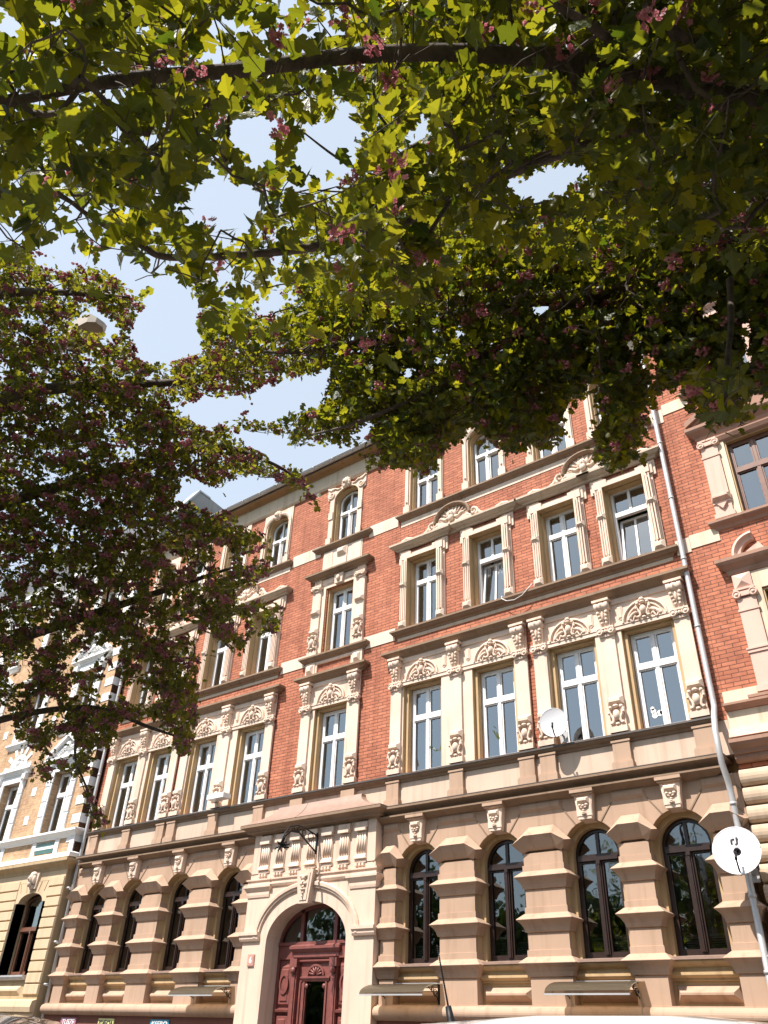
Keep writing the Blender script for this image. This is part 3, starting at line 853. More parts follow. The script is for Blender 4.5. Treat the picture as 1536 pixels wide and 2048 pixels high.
m.box(-.68, -.36, -.035, -.02, 12.47, 13.14); m.box(.36, .68, -.035, -.02, 12.47, 13.14)
m.gem(-.17, .17, 12.86, 13.14, -.045, .09, .07, .1)
H(m, 'apron', 'creamL', CX)

# ---- parapet and first-floor ledge
m = M(); m.box(BX0, BX1, -.04, .2, 5.79, 6.38)
H(m, 'parapet', 'para')
LED = [(0, 6.29), (.03, 6.30), (.045, 6.335), (.09, 6.36), (.12, 6.40), (.125, 6.405)]
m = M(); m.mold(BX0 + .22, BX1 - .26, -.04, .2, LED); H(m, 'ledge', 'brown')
m = M(); m.mold(BX0 + .22, BX1 - .26, -.04, .2, [(.128, 6.406), (.14, 6.41), (.14, 6.445), (0.0, 6.488)]); H(m, 'ledge_flashing', 'zincD')
PED = M(); PED.box(-.165, .165, -.12, -.04, 5.96, 6.30); PED.box(-.20, .20, -.16, -.04, 5.78, 5.93); PED.box(-.185, .185, -.14, -.04, 5.93, 5.96)
PED.box(-.185, .185, -.135, -.04, 6.30, 6.34)
PED = PED.mesh('pedestal', ['pink'])
for c, da, dp in PAIRS:
    for p in (c - dp, c, c + dp): H(PED, 'pedestal', [], p)
for s in (-1, 1): H(M().box(CX + s * .8 - .2, CX + s * .8 + .2, -.13, -.04, 6.0, 6.34), 'pedestal', 'pink')

# ---- string course above the ground floor
STR = [(0, 5.44), (.05, 5.46), (.12, 5.495), (.19, 5.53), (.20, 5.535), (.20, 5.565), (.09, 5.57), (.11, 5.61), (.17, 5.655), (.25, 5.685), (.265, 5.69), (.265, 5.73), (.25, 5.735)]
for x0, x1 in ((BX0 + .42, CX - 1.8), (CX + 1.8, BX1 - .38)):
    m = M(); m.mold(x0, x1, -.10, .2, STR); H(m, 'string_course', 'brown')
    m = M(); m.mold(x0, x1, -.10, .2, [(.268, 5.736), (.268, 5.75), (0.0, 5.80)]); H(m, 'string_course_flashing', 'zincD')

# ---- rusticated ground floor
PX = [((a + b) / 2, (b - a) / 2 - .54) for a, b in zip(sorted(AXR)[:-1], sorted(AXR)[1:])]
PX += [((AXR[0] + .54 - 1.0) * 1.0 if False else AXR[0] - .54 - .17, .17), (AXR[3] + .54 + .22, .22)]
PX += [(2 * CX - c, h) for c, h in PX]
def pier(hw):
    m = M(); yf = -.15; yb = .2
    prof = [(2.18, .0), (2.60, .0)]
    for T in (2.79, 3.46, 4.15):
        prof += [(T - .19, .0), (T - .185, .03), (T - .12, .05), (T - .06, .085), (T - .012, .135), (T, .145), (T + .008, .145), (T + .10, .035), (T + .105, .022), (T + .205, .022), (T + .21, .0)]
    prof += [(4.56, .0)]
    n = len(prof); v = []
    for z, o in prof: v += [(-hw - o, yb, z), (-hw - o, yf - o, z), (hw + o, yf - o, z), (hw + o, yb, z)]
    f = []
    for i in range(n - 1):
        for k in range(3): a = 4 * i + k; f.append((a, a + 1, a + 5, a + 4))
    m.add(v, f)
    # mitred impost block under the voussoirs
    e = hw + .145; q = max(hw * .72, .06)
    tip = [(-e, 4.70), (-q, 4.84), (q, 4.84), (e, 4.70)]
    bk = [(-e - .03, 4.74), (-q * .9, 5.02), (q * .9, 5.02), (e + .03, 4.74)]
    lo = [(-hw, 4.56), (-q, 4.60), (q, 4.60), (hw, 4.56)]
    md = [(-hw - .03, 4.58), (-q, 4.63), (q, 4.63), (hw + .03, 4.58)]
    vv = [(x, yf - .165, z) for x, z in tip] + [(x, yf + .03, z) for x, z in bk] + [(x, yf - .035, z) for x, z in md] + [(x, yf, z) for x, z in lo]
    ff = []
    for i in range(3): ff += [(i, i + 1, 5 + i, 4 + i), (8 + i, 9 + i, i + 1, i), (12 + i, 13 + i, 9 + i, 8 + i)]
    vv += [(-e, yb, 4.70), (e, yb, 4.70), (-hw - .03, yb, 4.58), (hw + .03, yb, 4.58), (-e - .03, yb, 4.74), (e + .03, yb, 4.74)]
    ff += [(0, 4, 20, 16), (3, 17, 21, 7), (8, 0, 16, 18), (11, 19, 17, 3)]
    m.add(vv, ff)
    return m.mesh('rusticated_pier', ['pink'])
for c, h in PX: H(pier(h), 'rusticated_pier', [], c)
# arch field
def archfield(a, l, r):
    m = M()
    yf = -.10
    R = .54
    m.prism([(a + R, 4.45), (r, 4.45), (r, 5.47), (l, 5.47), (l, 4.45), (a - R, 4.45)] + [(a - R * cos(pi * i / 24), 4.49 + R * sin(pi * i / 24)) for i in range(25)], yf, .2, 0)
    # ochre intrados lining and jamb step
    m.prism(ushape(R + .001, 2.86, 5.3, R - .008, None, (4.49, R - .008), 24)[0:1] + ushape(R + .001, 2.86, 5.3, R - .008, None, (4.49, R - .008), 24)[1:] if False else
            [(a + R + .001, 2.86)] + [(a + (R + .001) * cos(pi * i / 24), 4.49 + (R + .001) * sin(pi * i / 24)) for i in range(25)] + [(a - R - .001, 2.86), (a - R + .008, 2.86)] +
            [(a - (R - .008) * cos(pi * i / 24), 4.49 + (R - .008) * sin(pi * i / 24)) for i in range(25)] + [(a + R - .008, 2.86)], yf + .012, .2, 1)
    m.prism([(a + R - .008, 2.86)] + [(a + (R - .008) * cos(pi * i / 24), 4.49 + (R - .008) * sin(pi * i / 24)) for i in range(25)] + [(a - R + .008, 2.86), (a - .435, 2.86)] +
            [(a - .435 * cos(pi * i / 24), 4.49 + .435 * sin(pi * i / 24)) for i in range(25)] + [(a + .435, 2.86)], .06, .2, 1)
    return m
bnd = sorted(AXR); cutsR = [CX + 1.86] + [(bnd[i] + bnd[i + 1]) / 2 for i in range(3)] + [BX1]
allb = [(a, cutsR[i], cutsR[i + 1]) for i, a in enumerate(bnd)]
allb += [(2 * CX - a, 2 * CX - r, 2 * CX - l) for a, l, r in allb]
for a, l, r in allb: H(archfield(a, l, r), 'arched_surround', ['pink', 'ochre'])
# voussoir joints and raised trapezoid panels at the top of each pier
for c, h in PX:
    m = M()
    q = h + .06
    m.gem(c - q, c + q, 5.28, 5.475, -.10, .045, .05, .06)
    for s in (-1, 1):
        a0 = (c + s * q, 5.28); a1 = (c + s * (q + .24), 4.97)
        dx, dz = a1[0] - a0[0], a1[1] - a0[1]; L = sqrt(dx * dx + dz * dz); nx, nz = -dz / L * .011, dx / L * .011
        P = [(a0[0] - nx, a0[1] - nz), (a1[0] - nx, a1[1] - nz), (a1[0] + nx, a1[1] + nz), (a0[0] + nx, a0[1] + nz)]
        m.prism(P, -.112, -.098, 1)
    H(m, 'voussoir_panel', ['pink', 'brown'])
# keystones
def keystone():
    m = M()
    yb, yf = -.08, -.22
    v = [(-.125, yf, 5.02), (.125, yf, 5.02), (.175, yf, 5.44), (-.175, yf, 5.44), (-.125, .1, 5.0), (.125, .1, 5.0), (.175, yb, 5.44), (-.175, yb, 5.44)]
    m.add(v, [(0, 1, 2, 3), (0, 3, 7, 4), (1, 5, 6, 2), (3, 2, 6, 7), (0, 4, 5, 1)], 1)
    m.frus((-.15, .15, 5.06, 5.42, yf), (-.135, .135, 5.075, 5.405, yf - .012), 1)
    m.box(-.205, .205, yf - .05, yb, 5.44, 5.475, 0); m.box(-.225, .225, yf - .08, yb, 5.475, 5.53, 0)
    m.frus((-.12, .12, 5.27, 5.40, yf - .012), (-.085, .085, 5.325, 5.36, yf - .075), 1)
    for s in (-1, 1):
        m.ell((s * .065, yf - .03, 5.255), (.035, .03, .025), 8, 5, 1)
        m.tube([(s * .07, yf - .025, 5.25), (s * .045, yf - .03, 5.215), (0, yf - .03, 5.205)], [.015, .017, .015], 6, 1)
    m.ell((0, yf - .03, 5.24), (.028, .04, .028), 8, 5, 1)
    for k, (r, z) in enumerate(((.028, 5.16), (.033, 5.13), (.024, 5.105))):
        m.ell((0, yf - .03, z), (r, .032, .02), 7, 5, 1)
    for s in (-1, 1): m.ell((s * .025, yf - .025, 5.115), (.02, .025, .028), 6, 4, 1)
    return m.mesh('keystone', ['pink', 'cream'])
KEY = keystone()
for a in AXES: H(KEY, 'keystone', [], a)
# windows, sills, aprons
WG = arch_window_meshes('window', .43, 2.87, 4.49, 4.44, .17, ('bframe', 'glassG'))
WGr = {}
for i, a in enumerate(AXES):
    o = H(WG[0], 'window', [], a); mkobj('pane', WG[1], o)
    bl = M()
    for s in (-1, 1):
        for k in range(7): bl.add([(s * .21 - .15, .36, 2.92 + k * .035), (s * .21 + .15, .36, 2.92 + k * .035), (s * .21 + .15, .39, 2.943 + k * .035), (s * .21 - .15, .39, 2.943 + k * .035)], [(0, 1, 2, 3)])
        bl.box(s * .21 - .16, s * .21 + .16, .35, .40, 3.165, 3.19)
    if i < 4: bl.obj('blind', 'blind', o)
SIL = M(); SIL.add([(-.56, -.15, 2.80), (.56, -.15, 2.80), (.56, .2, 2.84), (-.56, .2, 2.84), (-.56, -.15, 2.84), (.56, -.15, 2.84), (.56, .2, 2.885), (-.56, .2, 2.885)],
                   [(0, 1, 5, 4), (4, 5, 6, 7), (0, 3, 2, 1), (0, 4, 7, 3), (1, 2, 6, 5)])
SIL = SIL.mesh('sill', ['copper'])
APR = M(); APR.strip(-.54, .54, [(.1, 2.18), (.06, 2.18), (.06, 2.52), (.02, 2.53), (.02, 2.56), (-.03, 2.58), (-.05, 2.60), (-.05, 2.64), (-.02, 2.66), (-.02, 2.70), (-.09, 2.74), (-.12, 2.775), (-.12, 2.80), (.1, 2.80)], 1)
APR.frus((-.50, .50, 2.23, 2.47, .06), (-.40, .40, 2.335, 2.365, -.09), 0)
APR = APR.mesh('apron', ['pink', 'ochre'])
for a in AXES: H(SIL, 'sill', [], a); H(APR, 'apron', [], a)
# base torus and plinth
TOR = [(.2, 1.93), (-.14, 1.93), (-.17, 1.945)] + [(-.17 - .115 * sin(t), 2.055 - .11 * cos(t)) for t in np.linspace(0.05, pi - .05, 12)] + [(-.17, 2.17), (-.17, 2.185), (-.10, 2.19), (.2, 2.19)]
for x0, x1 in ((BX0, CX - 1.88), (CX + 1.88, BX1)):
    m = M(); m.strip(x0, x1, TOR); H(m, 'base_moulding', 'pink')
    m = M(); m.box(x0, x1, -.12, .2, 0.1, 1.93); m.box(x0 + .001, x1 - .001, -.16, .1, 0.1, .45); H(m, 'plinth', 'plinth')

# ---- portal
m = M()
x0, x1 = CX - 1.86, CX + 1.86
YP = -.30
R = 1.14
arch = [(CX - R * cos(pi * i / 32), 3.30 + .76 * sin(pi * i / 32)) for i in range(33)]
m.prism([(x1, .12), (x1, 4.603), (x0, 4.603), (x0, .12), (CX - R, .12)] + arch + [(CX + R, .12)], YP, .14)
H(m, 'portal', 'portalC')
m = M()
m.arc(CX, 3.40, 1.50, [(0, YP), (0, YP - .04), (-.03, YP - .08), (-.09, YP - .075), (-.10, YP - .045), (-.14, YP - .045), (-.15, YP)], n=30, rz=1.06)
for s in (-1, 1):
    xa, xb = sorted((CX + s * 1.86, CX + s * 1.34))
    m.strip(xa - .06 if s < 0 else xa, xb + .06 if s > 0 else xb, [(YP, 3.34), (YP - .05, 3.35), (YP - .07, 3.39), (YP - .07, 3.43), (YP - .10, 3.46), (YP - .10, 3.52), (YP, 3.53)])
    xa, xb = sorted((CX + s * 1.86, CX + s * 1.20))
    m.mold(xa, xb, YP, .1, [(0, 4.22), (.02, 4.22), (.03, 4.27), (.03, 4.33), (.06, 4.38), (.09, 4.42), (.09, 4.47), (.03, 4.49), (.03, 4.56), (.06, 4.57), (.06, 4.60), (0, 4.605)])
m.strip(CX - 1.2, CX + 1.2, [(YP, 4.42), (YP - .03, 4.43), (YP - .05, 4.47), (YP - .05, 4.5), (YP - .02, 4.51), (YP - .02, 4.56), (YP - .05, 4.57), (YP - .05, 4.60), (YP, 4.605)])
H(m, 'archivolt_and_imposts', 'portalC')
m = M(); m.prism([(-.14, 4.0), (.14, 4.0), (.24, 4.66), (-.24, 4.66)], YP - .15, YP + .1)
m.prism([(-.10, 4.06), (.10, 4.06), (.17, 4.60), (-.17, 4.60)], YP - .165, YP - .15)
for x, z, r in ((0, 4.50, .07), (-.06, 4.53, .05), (.06, 4.53, .05), (0, 4.42, .05), (-.05, 4.38, .045), (.05, 4.38, .045), (0, 4.32, .04), (-.03, 4.27, .035), (.03, 4.27, .035), (0, 4.2, .03), (0, 4.13, .02)):
    m.ell((x, YP - .17, z), (r, .045, r * .8), 8, 5)
H(m, 'portal_keystone', 'portalC', CX)
# frieze with triglyphs
m = M(); m.box(x0 + .04, x1 - .04, YP + .03, .2, 4.605, 5.58); m.box(x0 + .02, x1 - .02, YP + .0, .2, 4.605, 4.70)
for s in (-1, 1): m.box(CX + s * 1.72 - .11, CX + s * 1.72 + .11, YP - .01, .1, 4.72, 5.58)
H(m, 'portal_frieze', 'portalC')
TG = M(); y = YP + .03
TG.box(-.165, .165, y - .075, y, 5.40, 5.52); TG.box(-.15, .15, y - .11, y, 5.34, 5.40); TG.box(-.135, .135, y - .03, y, 4.86, 5.34)
for k in range(4): TG.tube([(-.10 + k * .067, y - .035, 4.92), (-.10 + k * .067, y - .035, 5.30)], .026, 8)
TG.add([(-.135, y - .06, 4.86), (.135, y - .06, 4.86), (.165, y - .09, 4.79), (-.165, y - .09, 4.79), (-.135, y, 4.9), (.135, y, 4.9), (.165, y, 4.76), (-.165, y, 4.76)], [(0, 3, 2, 1), (0, 1, 5, 4), (3, 7, 6, 2), (0, 4, 7, 3), (1, 2, 6, 5)])
TG.box(-.16, .16, y - .05, y, 4.715, 4.76)
for k in range(3): TG.frus((-.13 + k * .09, -.05 + k * .09, 4.63, 4.71, y - .03), (-.115 + k * .09, -.065 + k * .09, 4.645, 4.70, y - .085))
TG = TG.mesh('triglyph', ['cream'])
for k in range(7): H(TG, 'triglyph', [], CX - 1.44 + k * .48)
m = M(); m.mold(x0 - .0, x1 + .0, YP, .2, [(0, 5.56), (.05, 5.565), (.07, 5.59), (.14, 5.60), (.14, 5.63), (.17, 5.66), (.25, 5.70), (.27, 5.705), (.27, 5.76), (.25, 5.765)])
H(m, 'portal_cornice', 'brown')
# swept sheet-metal roof on the portal cornice
m = M()
n = 14; vs = []
for i in range(n + 1):
    t = i / n; z = 5.77 + .40 * t; yy = YP - .27 + (.19) * (1 - (1 - t) ** 2.4) + .2 * t
    hw = 1.86 + .27 - .85 * (1 - (1 - t) ** 2.2)
    vs += [(CX - hw, yy, z), (CX + hw, yy, z), (CX + hw + .0, -.03, z), (CX - hw, -.03, z)]
fs = []
for i in range(n):
    a = 4 * i
    fs += [(a, a + 1, a + 5, a + 4), (a + 1, a + 2, a + 6, a + 5), (a + 3, a, a + 4, a + 7)]
fs.append((4 * n, 4 * n + 1, 4 * n + 2, 4 * n + 3))
m.add(vs, fs)
for k in (-.35,):
    m.tube([(CX + k, YP - .27 + .19 * (1 - (1 - i / n) ** 2.4) + .2 * i / n - .004, 5.77 + .40 * i / n) for i in range(n + 1)], .008, 5)
H(m, 'portal_roof', 'copper')

# ---- door
door = H(M(), 'door', 'door')
def D(m, name, mats): 
    if isinstance(mats, str): mats = [mats]
    return mkobj(name, m.mesh(name, mats), door, (CX, 0, 0))
yd = .12
m = M()
# frame, transom, fanlight bars
m.box(-1.14, -1.06, yd, yd + .1, .14, 3.30); m.box(1.06, 1.14, yd, yd + .1, .14, 3.30)
m.box(-1.06, 1.06, yd - .02, yd + .1, 3.02, 3.33); m.box(-1.10, 1.10, yd - .05, yd + .02, 3.28, 3.34)
m.arc(0, 3.30, 1.14, [(0, yd), (0, yd + .08), (-.07, yd + .08), (-.07, yd), (0, yd)], n=26, rz=.76)
for s in (-1, 1): m.box(s * .48 - .045, s * .48 + .045, yd, yd + .08, 3.33, 3.97)
# heavy centre pediment on the transom
m.mold(-.62, .62, yd - .02, yd + .05, [(0, 3.02), (.02, 3.05), (.02, 3.12), (.05, 3.15), (.08, 3.19), (.09, 3.2), (.09, 3.25), (.05, 3.28), (0, 3.30)])
for s in (-1, 1):
    m.box(s * .56 - .08, s * .56 + .08, yd - .06, yd + .05, .14, 3.02)
    m.box(s * .56 - .10, s * .56 + .10, yd - .11, yd + .02, 2.86, 3.02); m.ell((s * .56, yd - .10, 2.80), (.07, .05, .07), 8, 6)
    m.box(s * .56 - .05, s * .56 + .05, yd - .085, yd - .06, 1.0, 2.72)
D(m, 'door_frame', 'door')
m = M()
arcp = [(1.08 * cos(pi * i / 24), yd + .05, 3.30 + .72 * sin(pi * i / 24)) for i in range(25)]
m.add(arcp, [tuple(range(25))])
D(m, 'fanlight_pane', 'glassG')
m = M()
for s in (-1, 1):       # side panels
    c = s * .85
    m.box(c - .21, c + .21, yd + .03, yd + .09, .14, 3.02)
    for za, zb in ((2.16, 2.92), (1.0, 2.02), (.3, .9)):
        m.frus((c - .19, c + .19, za, zb, yd + .03), (c - .15, c + .15, za + .04, zb - .04, yd - .01)); m.frus((c - .11, c + .11, za + .08, zb - .08, yd - .01), (c - .09, c + .09, za + .1, zb - .1, yd - .03))
    m.arc(c, 2.56, .13, [(0, yd - .03), (0, yd - .055), (-.04, yd - .055), (-.04, yd - .03)], 0, 2 * pi, 20, rz=.19)
    m.strip(c - .2, c + .2, [(yd + .02, 2.04), (yd - .05, 2.06), (yd - .06, 2.10), (yd + .02, 2.12)])
D(m, 'side_panel', 'door')
m = M()          # the leaf
m.box(-.48, -.27, yd + .03, yd + .09, .14, 3.02); m.box(.27, .48, yd + .03, yd + .09, .14, 3.02)
m.box(-.27, .27, yd + .03, yd + .09, .14, 1.0); m.box(-.27, .27, yd + .03, yd + .09, 2.60, 3.02)
m.mold(-.36, .36, yd + .03, yd + .05, [(0, 2.60), (.02, 2.61), (.04, 2.65), (.05, 2.66), (.05, 2.69), (0, 2.70)])
m.arc(0, 2.72, .24, [(0, yd + .03), (0, yd - .01), (-.04, yd - .01), (-.04, yd + .03)], n=16, rz=.2)
for i in range(7):
    a = pi * (i + .5) / 7; m.tube([(.03 * cos(a), yd + .01, 2.72 + .02 * sin(a)), (.18 * cos(a), yd + .01, 2.72 + .145 * sin(a))], [.012, .024], 6)
m.mold(-.40, .40, yd + .03, yd + .05, [(0, 2.93), (.03, 2.95), (.06, 2.97), (.06, 3.0), (0, 3.01)])
for s in (-1, 1):
    m.box(s * .31 - .02, s * .31 + .02, yd + .0, yd + .05, .9, 2.6); m.box(s * .42 - .02, s * .42 + .02, yd + .0, yd + .05, .5, 2.6)
    m.ell((s * .245, yd + .02, 2.52), (.05, .03, .05), 8, 6)
leaf = D(m, 'door_leaf', 'door')
m = M(); m.add([(-.27, yd + .06, 1.0), (.27, yd + .06, 1.0), (.27, yd + .06, 2.6), (-.27, yd + .06, 2.6)], [(0, 1, 2, 3)])
o = m.obj('door_pane', 'glassG', leaf)
m = M(); m.tube([(-.44, yd + .03, 1.2), (-.44, yd - .04, 1.2), (-.44, yd - .05, 1.25), (-.34, yd - .05, 1.26)], .012, 8); m.obj('door_handle', 'iron', leaf)

# ---- downpipes
def downpipe(x, top, name='downpipe', jog=True, cls=()):
    m = M()
    pts = [(x + .12, -.40, top + .10), (x + .10, -.40, top - .02), (x + .02, -.13, top - .35), (x, -.12, top - .55), (x, -.12, 6.75)]
    if jog: pts += [(x, -.14, 6.6), (x + .02, -.33, 6.38), (x + .02, -.44, 6.1), (x + .02, -.44, 5.55), (x + .02, -.30, 5.3), (x + .02, -.26, 5.1), (x + .02, -.26, 2.4), (x + .02, -.36, 2.2), (x + .02, -.36, .2)]
    else: pts += [(x, -.12, .2)]
    rd = .05
    m.tube(pts, rd, 12)
    z = top - .7
    while z > 6.8:
        m.lathe((x, -.12, z), [(rd, -.025), (rd + .008, -.022), (rd + .008, .022), (rd, .025)], 12); z -= 1.45
    for z in (4.95, 3.6, 2.6): m.lathe((x + .02, -.26, z), [(rd, -.025), (rd + .012, -.022), (rd + .012, .022), (rd, .025)], 12)
    m.lathe((x + .12, -.40, top + .02), [(.05, -.04), (.09, .06), (.09, .14)], 12)
    return H(m, name, 'zinc')
downpipe(-3.77, 16.1); downpipe(-22.24, 16.1, jog=False)

# ------------------------------------------------------------------ right neighbour (red brick, pink pilasters)
nb = thing('brick_house', 'red brick house at the right edge with pink pilasters and brown window frames', 'apartment house', (2.5, 0, 0))
def NB(m, name, mats, x=0.0):
    if isinstance(mats, str): mats = [mats]
    return mkobj(name, m.mesh(name, mats) if isinstance(m, M) else m, nb, (x - 2.5, 0, 0))
NX0, NX1 = BX1 + .005, 9.0
NA = [-2.05 + 2.9 * k for k in range(4)]
holes = []
for a in NA: holes += [(a - .50, a + .50, 6.68, 8.62), (a - .50, a + .50, 10.2, 12.03), (a - .45, a + .45, 13.75, 15.2)]
m = M(); wall_holes(m, NX0, NX1, 5.45, 15.3, -.002, .4, holes); NB(m, 'wall', 'brick2')
m = M(); wall_holes(m, NX0, NX1, 0, 5.45, -.002, .4, [(a - .5, a + .5, 2.8, 4.7) for a in NA]); NB(m, 'ground_floor_wall', 'tan')
m = M(); m.box(NX0 + .01, NX0 + .3, .41, 11, 0, 15.5); m.box(NX1 - .3, NX1, .41, 11, 0, 15.5); m.box(NX0, NX1, 11, 11.3, 0, 15.5)
for z in (0, 5.5, 9.2, 12.9, 15.5): m.box(NX0 + .31, NX1 - .31, .41, 10.9, z, z + .2)
NB(m, 'rear_walls_and_floors', 'wall_in')
m = M(); m.add([(NX0, -.3, 16.35), (NX1, -.3, 16.35), (NX1, 5.5, 19.4), (NX0, 5.5, 19.4), (NX1, 11.4, 16.0), (NX0, 11.4, 16.0)], [(0, 1, 2, 3), (3, 2, 4, 5), (0, 5, 4, 1), (0, 3, 5), (1, 4, 2)]); NB(m, 'roof', 'slate')
m = M()
for x0, x1 in ((NX0 + .001, NX1),):
    m.strip(x0, x1, [(0.0, 15.25), (-.05, 15.26), (-.05, 15.42), (-.10, 15.45), (-.10, 15.55), (-.07, 15.56), (-.07, 15.68), (-.16, 15.74), (-.16, 15.84), (-.26, 15.92), (-.36, 15.95), (-.36, 16.08), (-.44, 16.16), (-.46, 16.22), (-.46, 16.3), (0, 16.33)])
NB(m, 'cornice', 'pinkR')
for z0, z1 in ((9.83, 10.13), (13.28, 13.57)):
    for a, b in [(NX0 + .001, NA[0] - 1.0)] + [(a + 1.0, b - 1.0) for a, b in zip(NA[:-1], NA[1:])]: NB(M().box(a, b, -.02, 0, z0, z1), 'string_band', 'paleR')
NWM = rect_window_meshes('window', .48, 6.68, 8.60, 7.9, .10, ('bframeR', 'glass'))
NWM2 = rect_window_meshes('window', .48, 10.2, 12.0, 11.32, .10, ('bframeR', 'glass'))
NWM3 = rect_window_meshes('window', .44, 13.75, 15.18, 14.7, .10, ('bframeR', 'glass'))
def npil(z0, zc, zt, s, yb=-.02):
    m = M()
    if True:
        x = s * .79; w = .165
        m.box(x - w - .03, x + w + .03, -.10, 0, z0, z0 + .10); m.box(x - w, x + w, -.08, 0, z0 + .10, zc)
        m.box(x - w - .02, x + w + .02, -.095, 0, zc - .26, zc - .22)
        m.box(x - w - .02, x + w + .02, -.12, 0, zc + .15, zc + .19)
        for q in (-1, 1):
            m.lathe((x + q * (w - .02), -.13, zc + .07), [(0, 0), (.03, 0), (.032, .012), (.05, .012), (.055, 0), (.075, 0), (.078, .02), (.078, .12)], 14, 'y')
        m.box(x - w + .02, x + w - .02, -.115, 0, zc + .03, zc + .12)
        m.gem(x - w, x + w, zc + .19, zt, -.06, .07, .16, .13) if zt - zc > .3 else None
    return m
def nwin(a, k):
    if k == 1:
        z0, zt, WM = 6.68, 8.62, NWM; zc = 8.5; hb = 9.0
    else:
        z0, zt, WM = 10.2, 12.03, NWM2; zc = 11.98; hb = 12.2
    o = NB(WM[0], 'window', [], a); mkobj('pane', WM[1], o)
    for s in (-1, 1):
        m = npil(z0 + .06, zc, hb, s)
        if k == 1: m.box(s * .79 - .19, s * .79 + .19, -.10, 0, 7.44, 7.50); m.box(s * .79 - .2, s * .79 + .2, -.115, 0, 7.50, 7.53)
        else:
            m.gem(s * .79 - .19, s * .79 + .19, z0 + .42, z0 + .60, -.08, .10, .05, .07); m.box(s * .79 - .17, s * .79 + .17, -.10, 0, z0 + .38, z0 + .42)
            m.prism([(s * .79 - .09, z0 + .36), (s * .79, z0 + .24), (s * .79 + .09, z0 + .36)], -.13, -.07)
        NB(m, 'pilaster', 'pinkR', a)
    m = M()
    m.prism([(.62, z0), (.62, hb), (-.62, hb), (-.62, z0), (-.5, z0), (-.5, zt + .02), (.5, zt + .02), (.5, z0)], -.04, 0.001); m.prism([(.50, z0), (.50, zt), (-.50, zt), (-.50, z0), (-.47, z0), (-.47, zt - .03), (.47, zt - .03), (.47, z0)], -.005, .11, 1)
    NB(m, 'window_surround', ['paleR', 'ochre'], a)
    m = M(); m.mold(-.97, .97, -.03, 0.0, [(0, hb), (.03, hb + .01), (.05, hb + .06), (.05, hb + .10), (.11, hb + .16), (.16, hb + .2), (.19, hb + .25), (.19, hb + .32), (0, hb + .35)])
    if k == 2: m.mold(-.90, .90, -.02, 0, [(0, hb - .18), (.05, hb - .14), (.09, hb - .06), (.09, hb - .03), (0, hb - .01)])
    NB(m, 'hood', 'brownR', a)
    m = M()
    if k == 1:
        for s in (-1, 1):
            m = M()
            m.arc(s * .42, hb + .34, .42, [(0, 0), (0, -.16), (-.05, -.18), (-.09, -.12), (-.15, -.11), (-.15, 0)], *( (pi * .5, pi) if s < 0 else (0, pi * .5)), n=12)
            m.prism([(s * .25, hb + .35), (s * .6, hb + .35), (s * .6, hb + .42), (s * .35, hb + .55)][::1 if s > 0 else -1], -.06, -.0)
            NB(m, 'broken_pediment', 'pinkR', a)
    else:
        m.prism([(-1.0, hb + .35), (1.0, hb + .35), (.0, hb + 1.0)], -.08, 0.0)
        for s in (-1, 1):
            P = [(s * 1.12, hb + .36), (s * 1.12, hb + .5), (0, hb + 1.17), (0, hb + 1.03)]
            m.prism(P if s > 0 else P[::-1], -.22, 0.0); 
            P = [(s * 1.0, hb + .36), (s * 1.0, hb + .42), (0, hb + 1.03), (0, hb + .96)]
            m.prism(P if s > 0 else P[::-1], -.15, -.0)
        NB(m, 'pediment', 'brownR', a)
    m = M(); m.mold(-1.0, 1.0, -.0, 0.0, [(0, z0 - .18), (.03, z0 - .16), (.06, z0 - .1), (.12, z0 - .06), (.14, z0 - .03), (.14, z0 + .02), (0, z0 + .04)])
    NB(m, 'sill', 'brownR', a)
for a in NA:
    nwin(a, 1); nwin(a, 2)
    o = NB(NWM3[0], 'window', [], a); mkobj('pane', NWM3[1], o)
    m = M(); m.prism([(.62, 13.6), (.62, 15.25), (-.62, 15.25), (-.62, 13.6), (-.44, 13.6), (-.44, 15.19), (.44, 15.19), (.44, 13.6)], -.05, 0.001); NB(m, 'window_surround', 'pinkR', a)
    m = M(); m.mold(-1.0, 1.0, 0, 0, [(0, 13.42), (.05, 13.46), (.12, 13.52), (.14, 13.55), (.14, 13.6), (0, 13.62)]); NB(m, 'sill', 'brownR', a)
# lower zone: pale strip, ledge, parapet, cornice, cushion courses
m = M(); m.box(NX0 + .001, NX1, -.06, 0, 6.64, 6.86); NB(m, 'string_band', 'paleR')
m = M(); m.strip(NX0 + .001, NX1, [(0, 6.50), (-.08, 6.51), (-.12, 6.55), (-.17, 6.58), (-.17, 6.62), (0, 6.64)]); NB(m, 'ledge', 'brownR')
m = M(); m.box(NX0 + .001, NX1, -.05, 0, 6.18, 6.5); NB(m, 'parapet', 'paleR')
m = M(); m.strip(NX0 + .001, NX1, [(0, 6.02), (-.2, 6.02), (-.14, 6.18), (0, 6.18)]); NB(m, 'parapet_base', 'pinkR')
m = M(); m.strip(NX0 + .001, NX1, [(0, 5.62), (-.08, 5.63), (-.12, 5.68), (-.12, 5.74), (-.16, 5.75), (-.18, 5.80), (-.27, 5.86), (-.30, 5.90), (-.30, 5.96), (0, 6.02)]); NB(m, 'cornice', 'brownR')
m = M()
z = 5.52
while z > .6:
    prof = [(-.02, z - .30)] + [(-.05 - .13 * sin(t) ** .7, z - .15 - .135 * cos(t)) for t in np.linspace(.12, pi - .12, 9)] + [(-.02, z)]
    xs = [NX0 + .02]
    if 2.7 < z < 5.0:
        for a in NA: m.strip(xs[-1], a - .55, prof); xs.append(a + .55)
        m.strip(xs[-1], NX1, prof)
    else: m.strip(NX0 + .02, NX1, prof)
    z -= .288
NB(m, 'cushion_courses', 'beigeR')
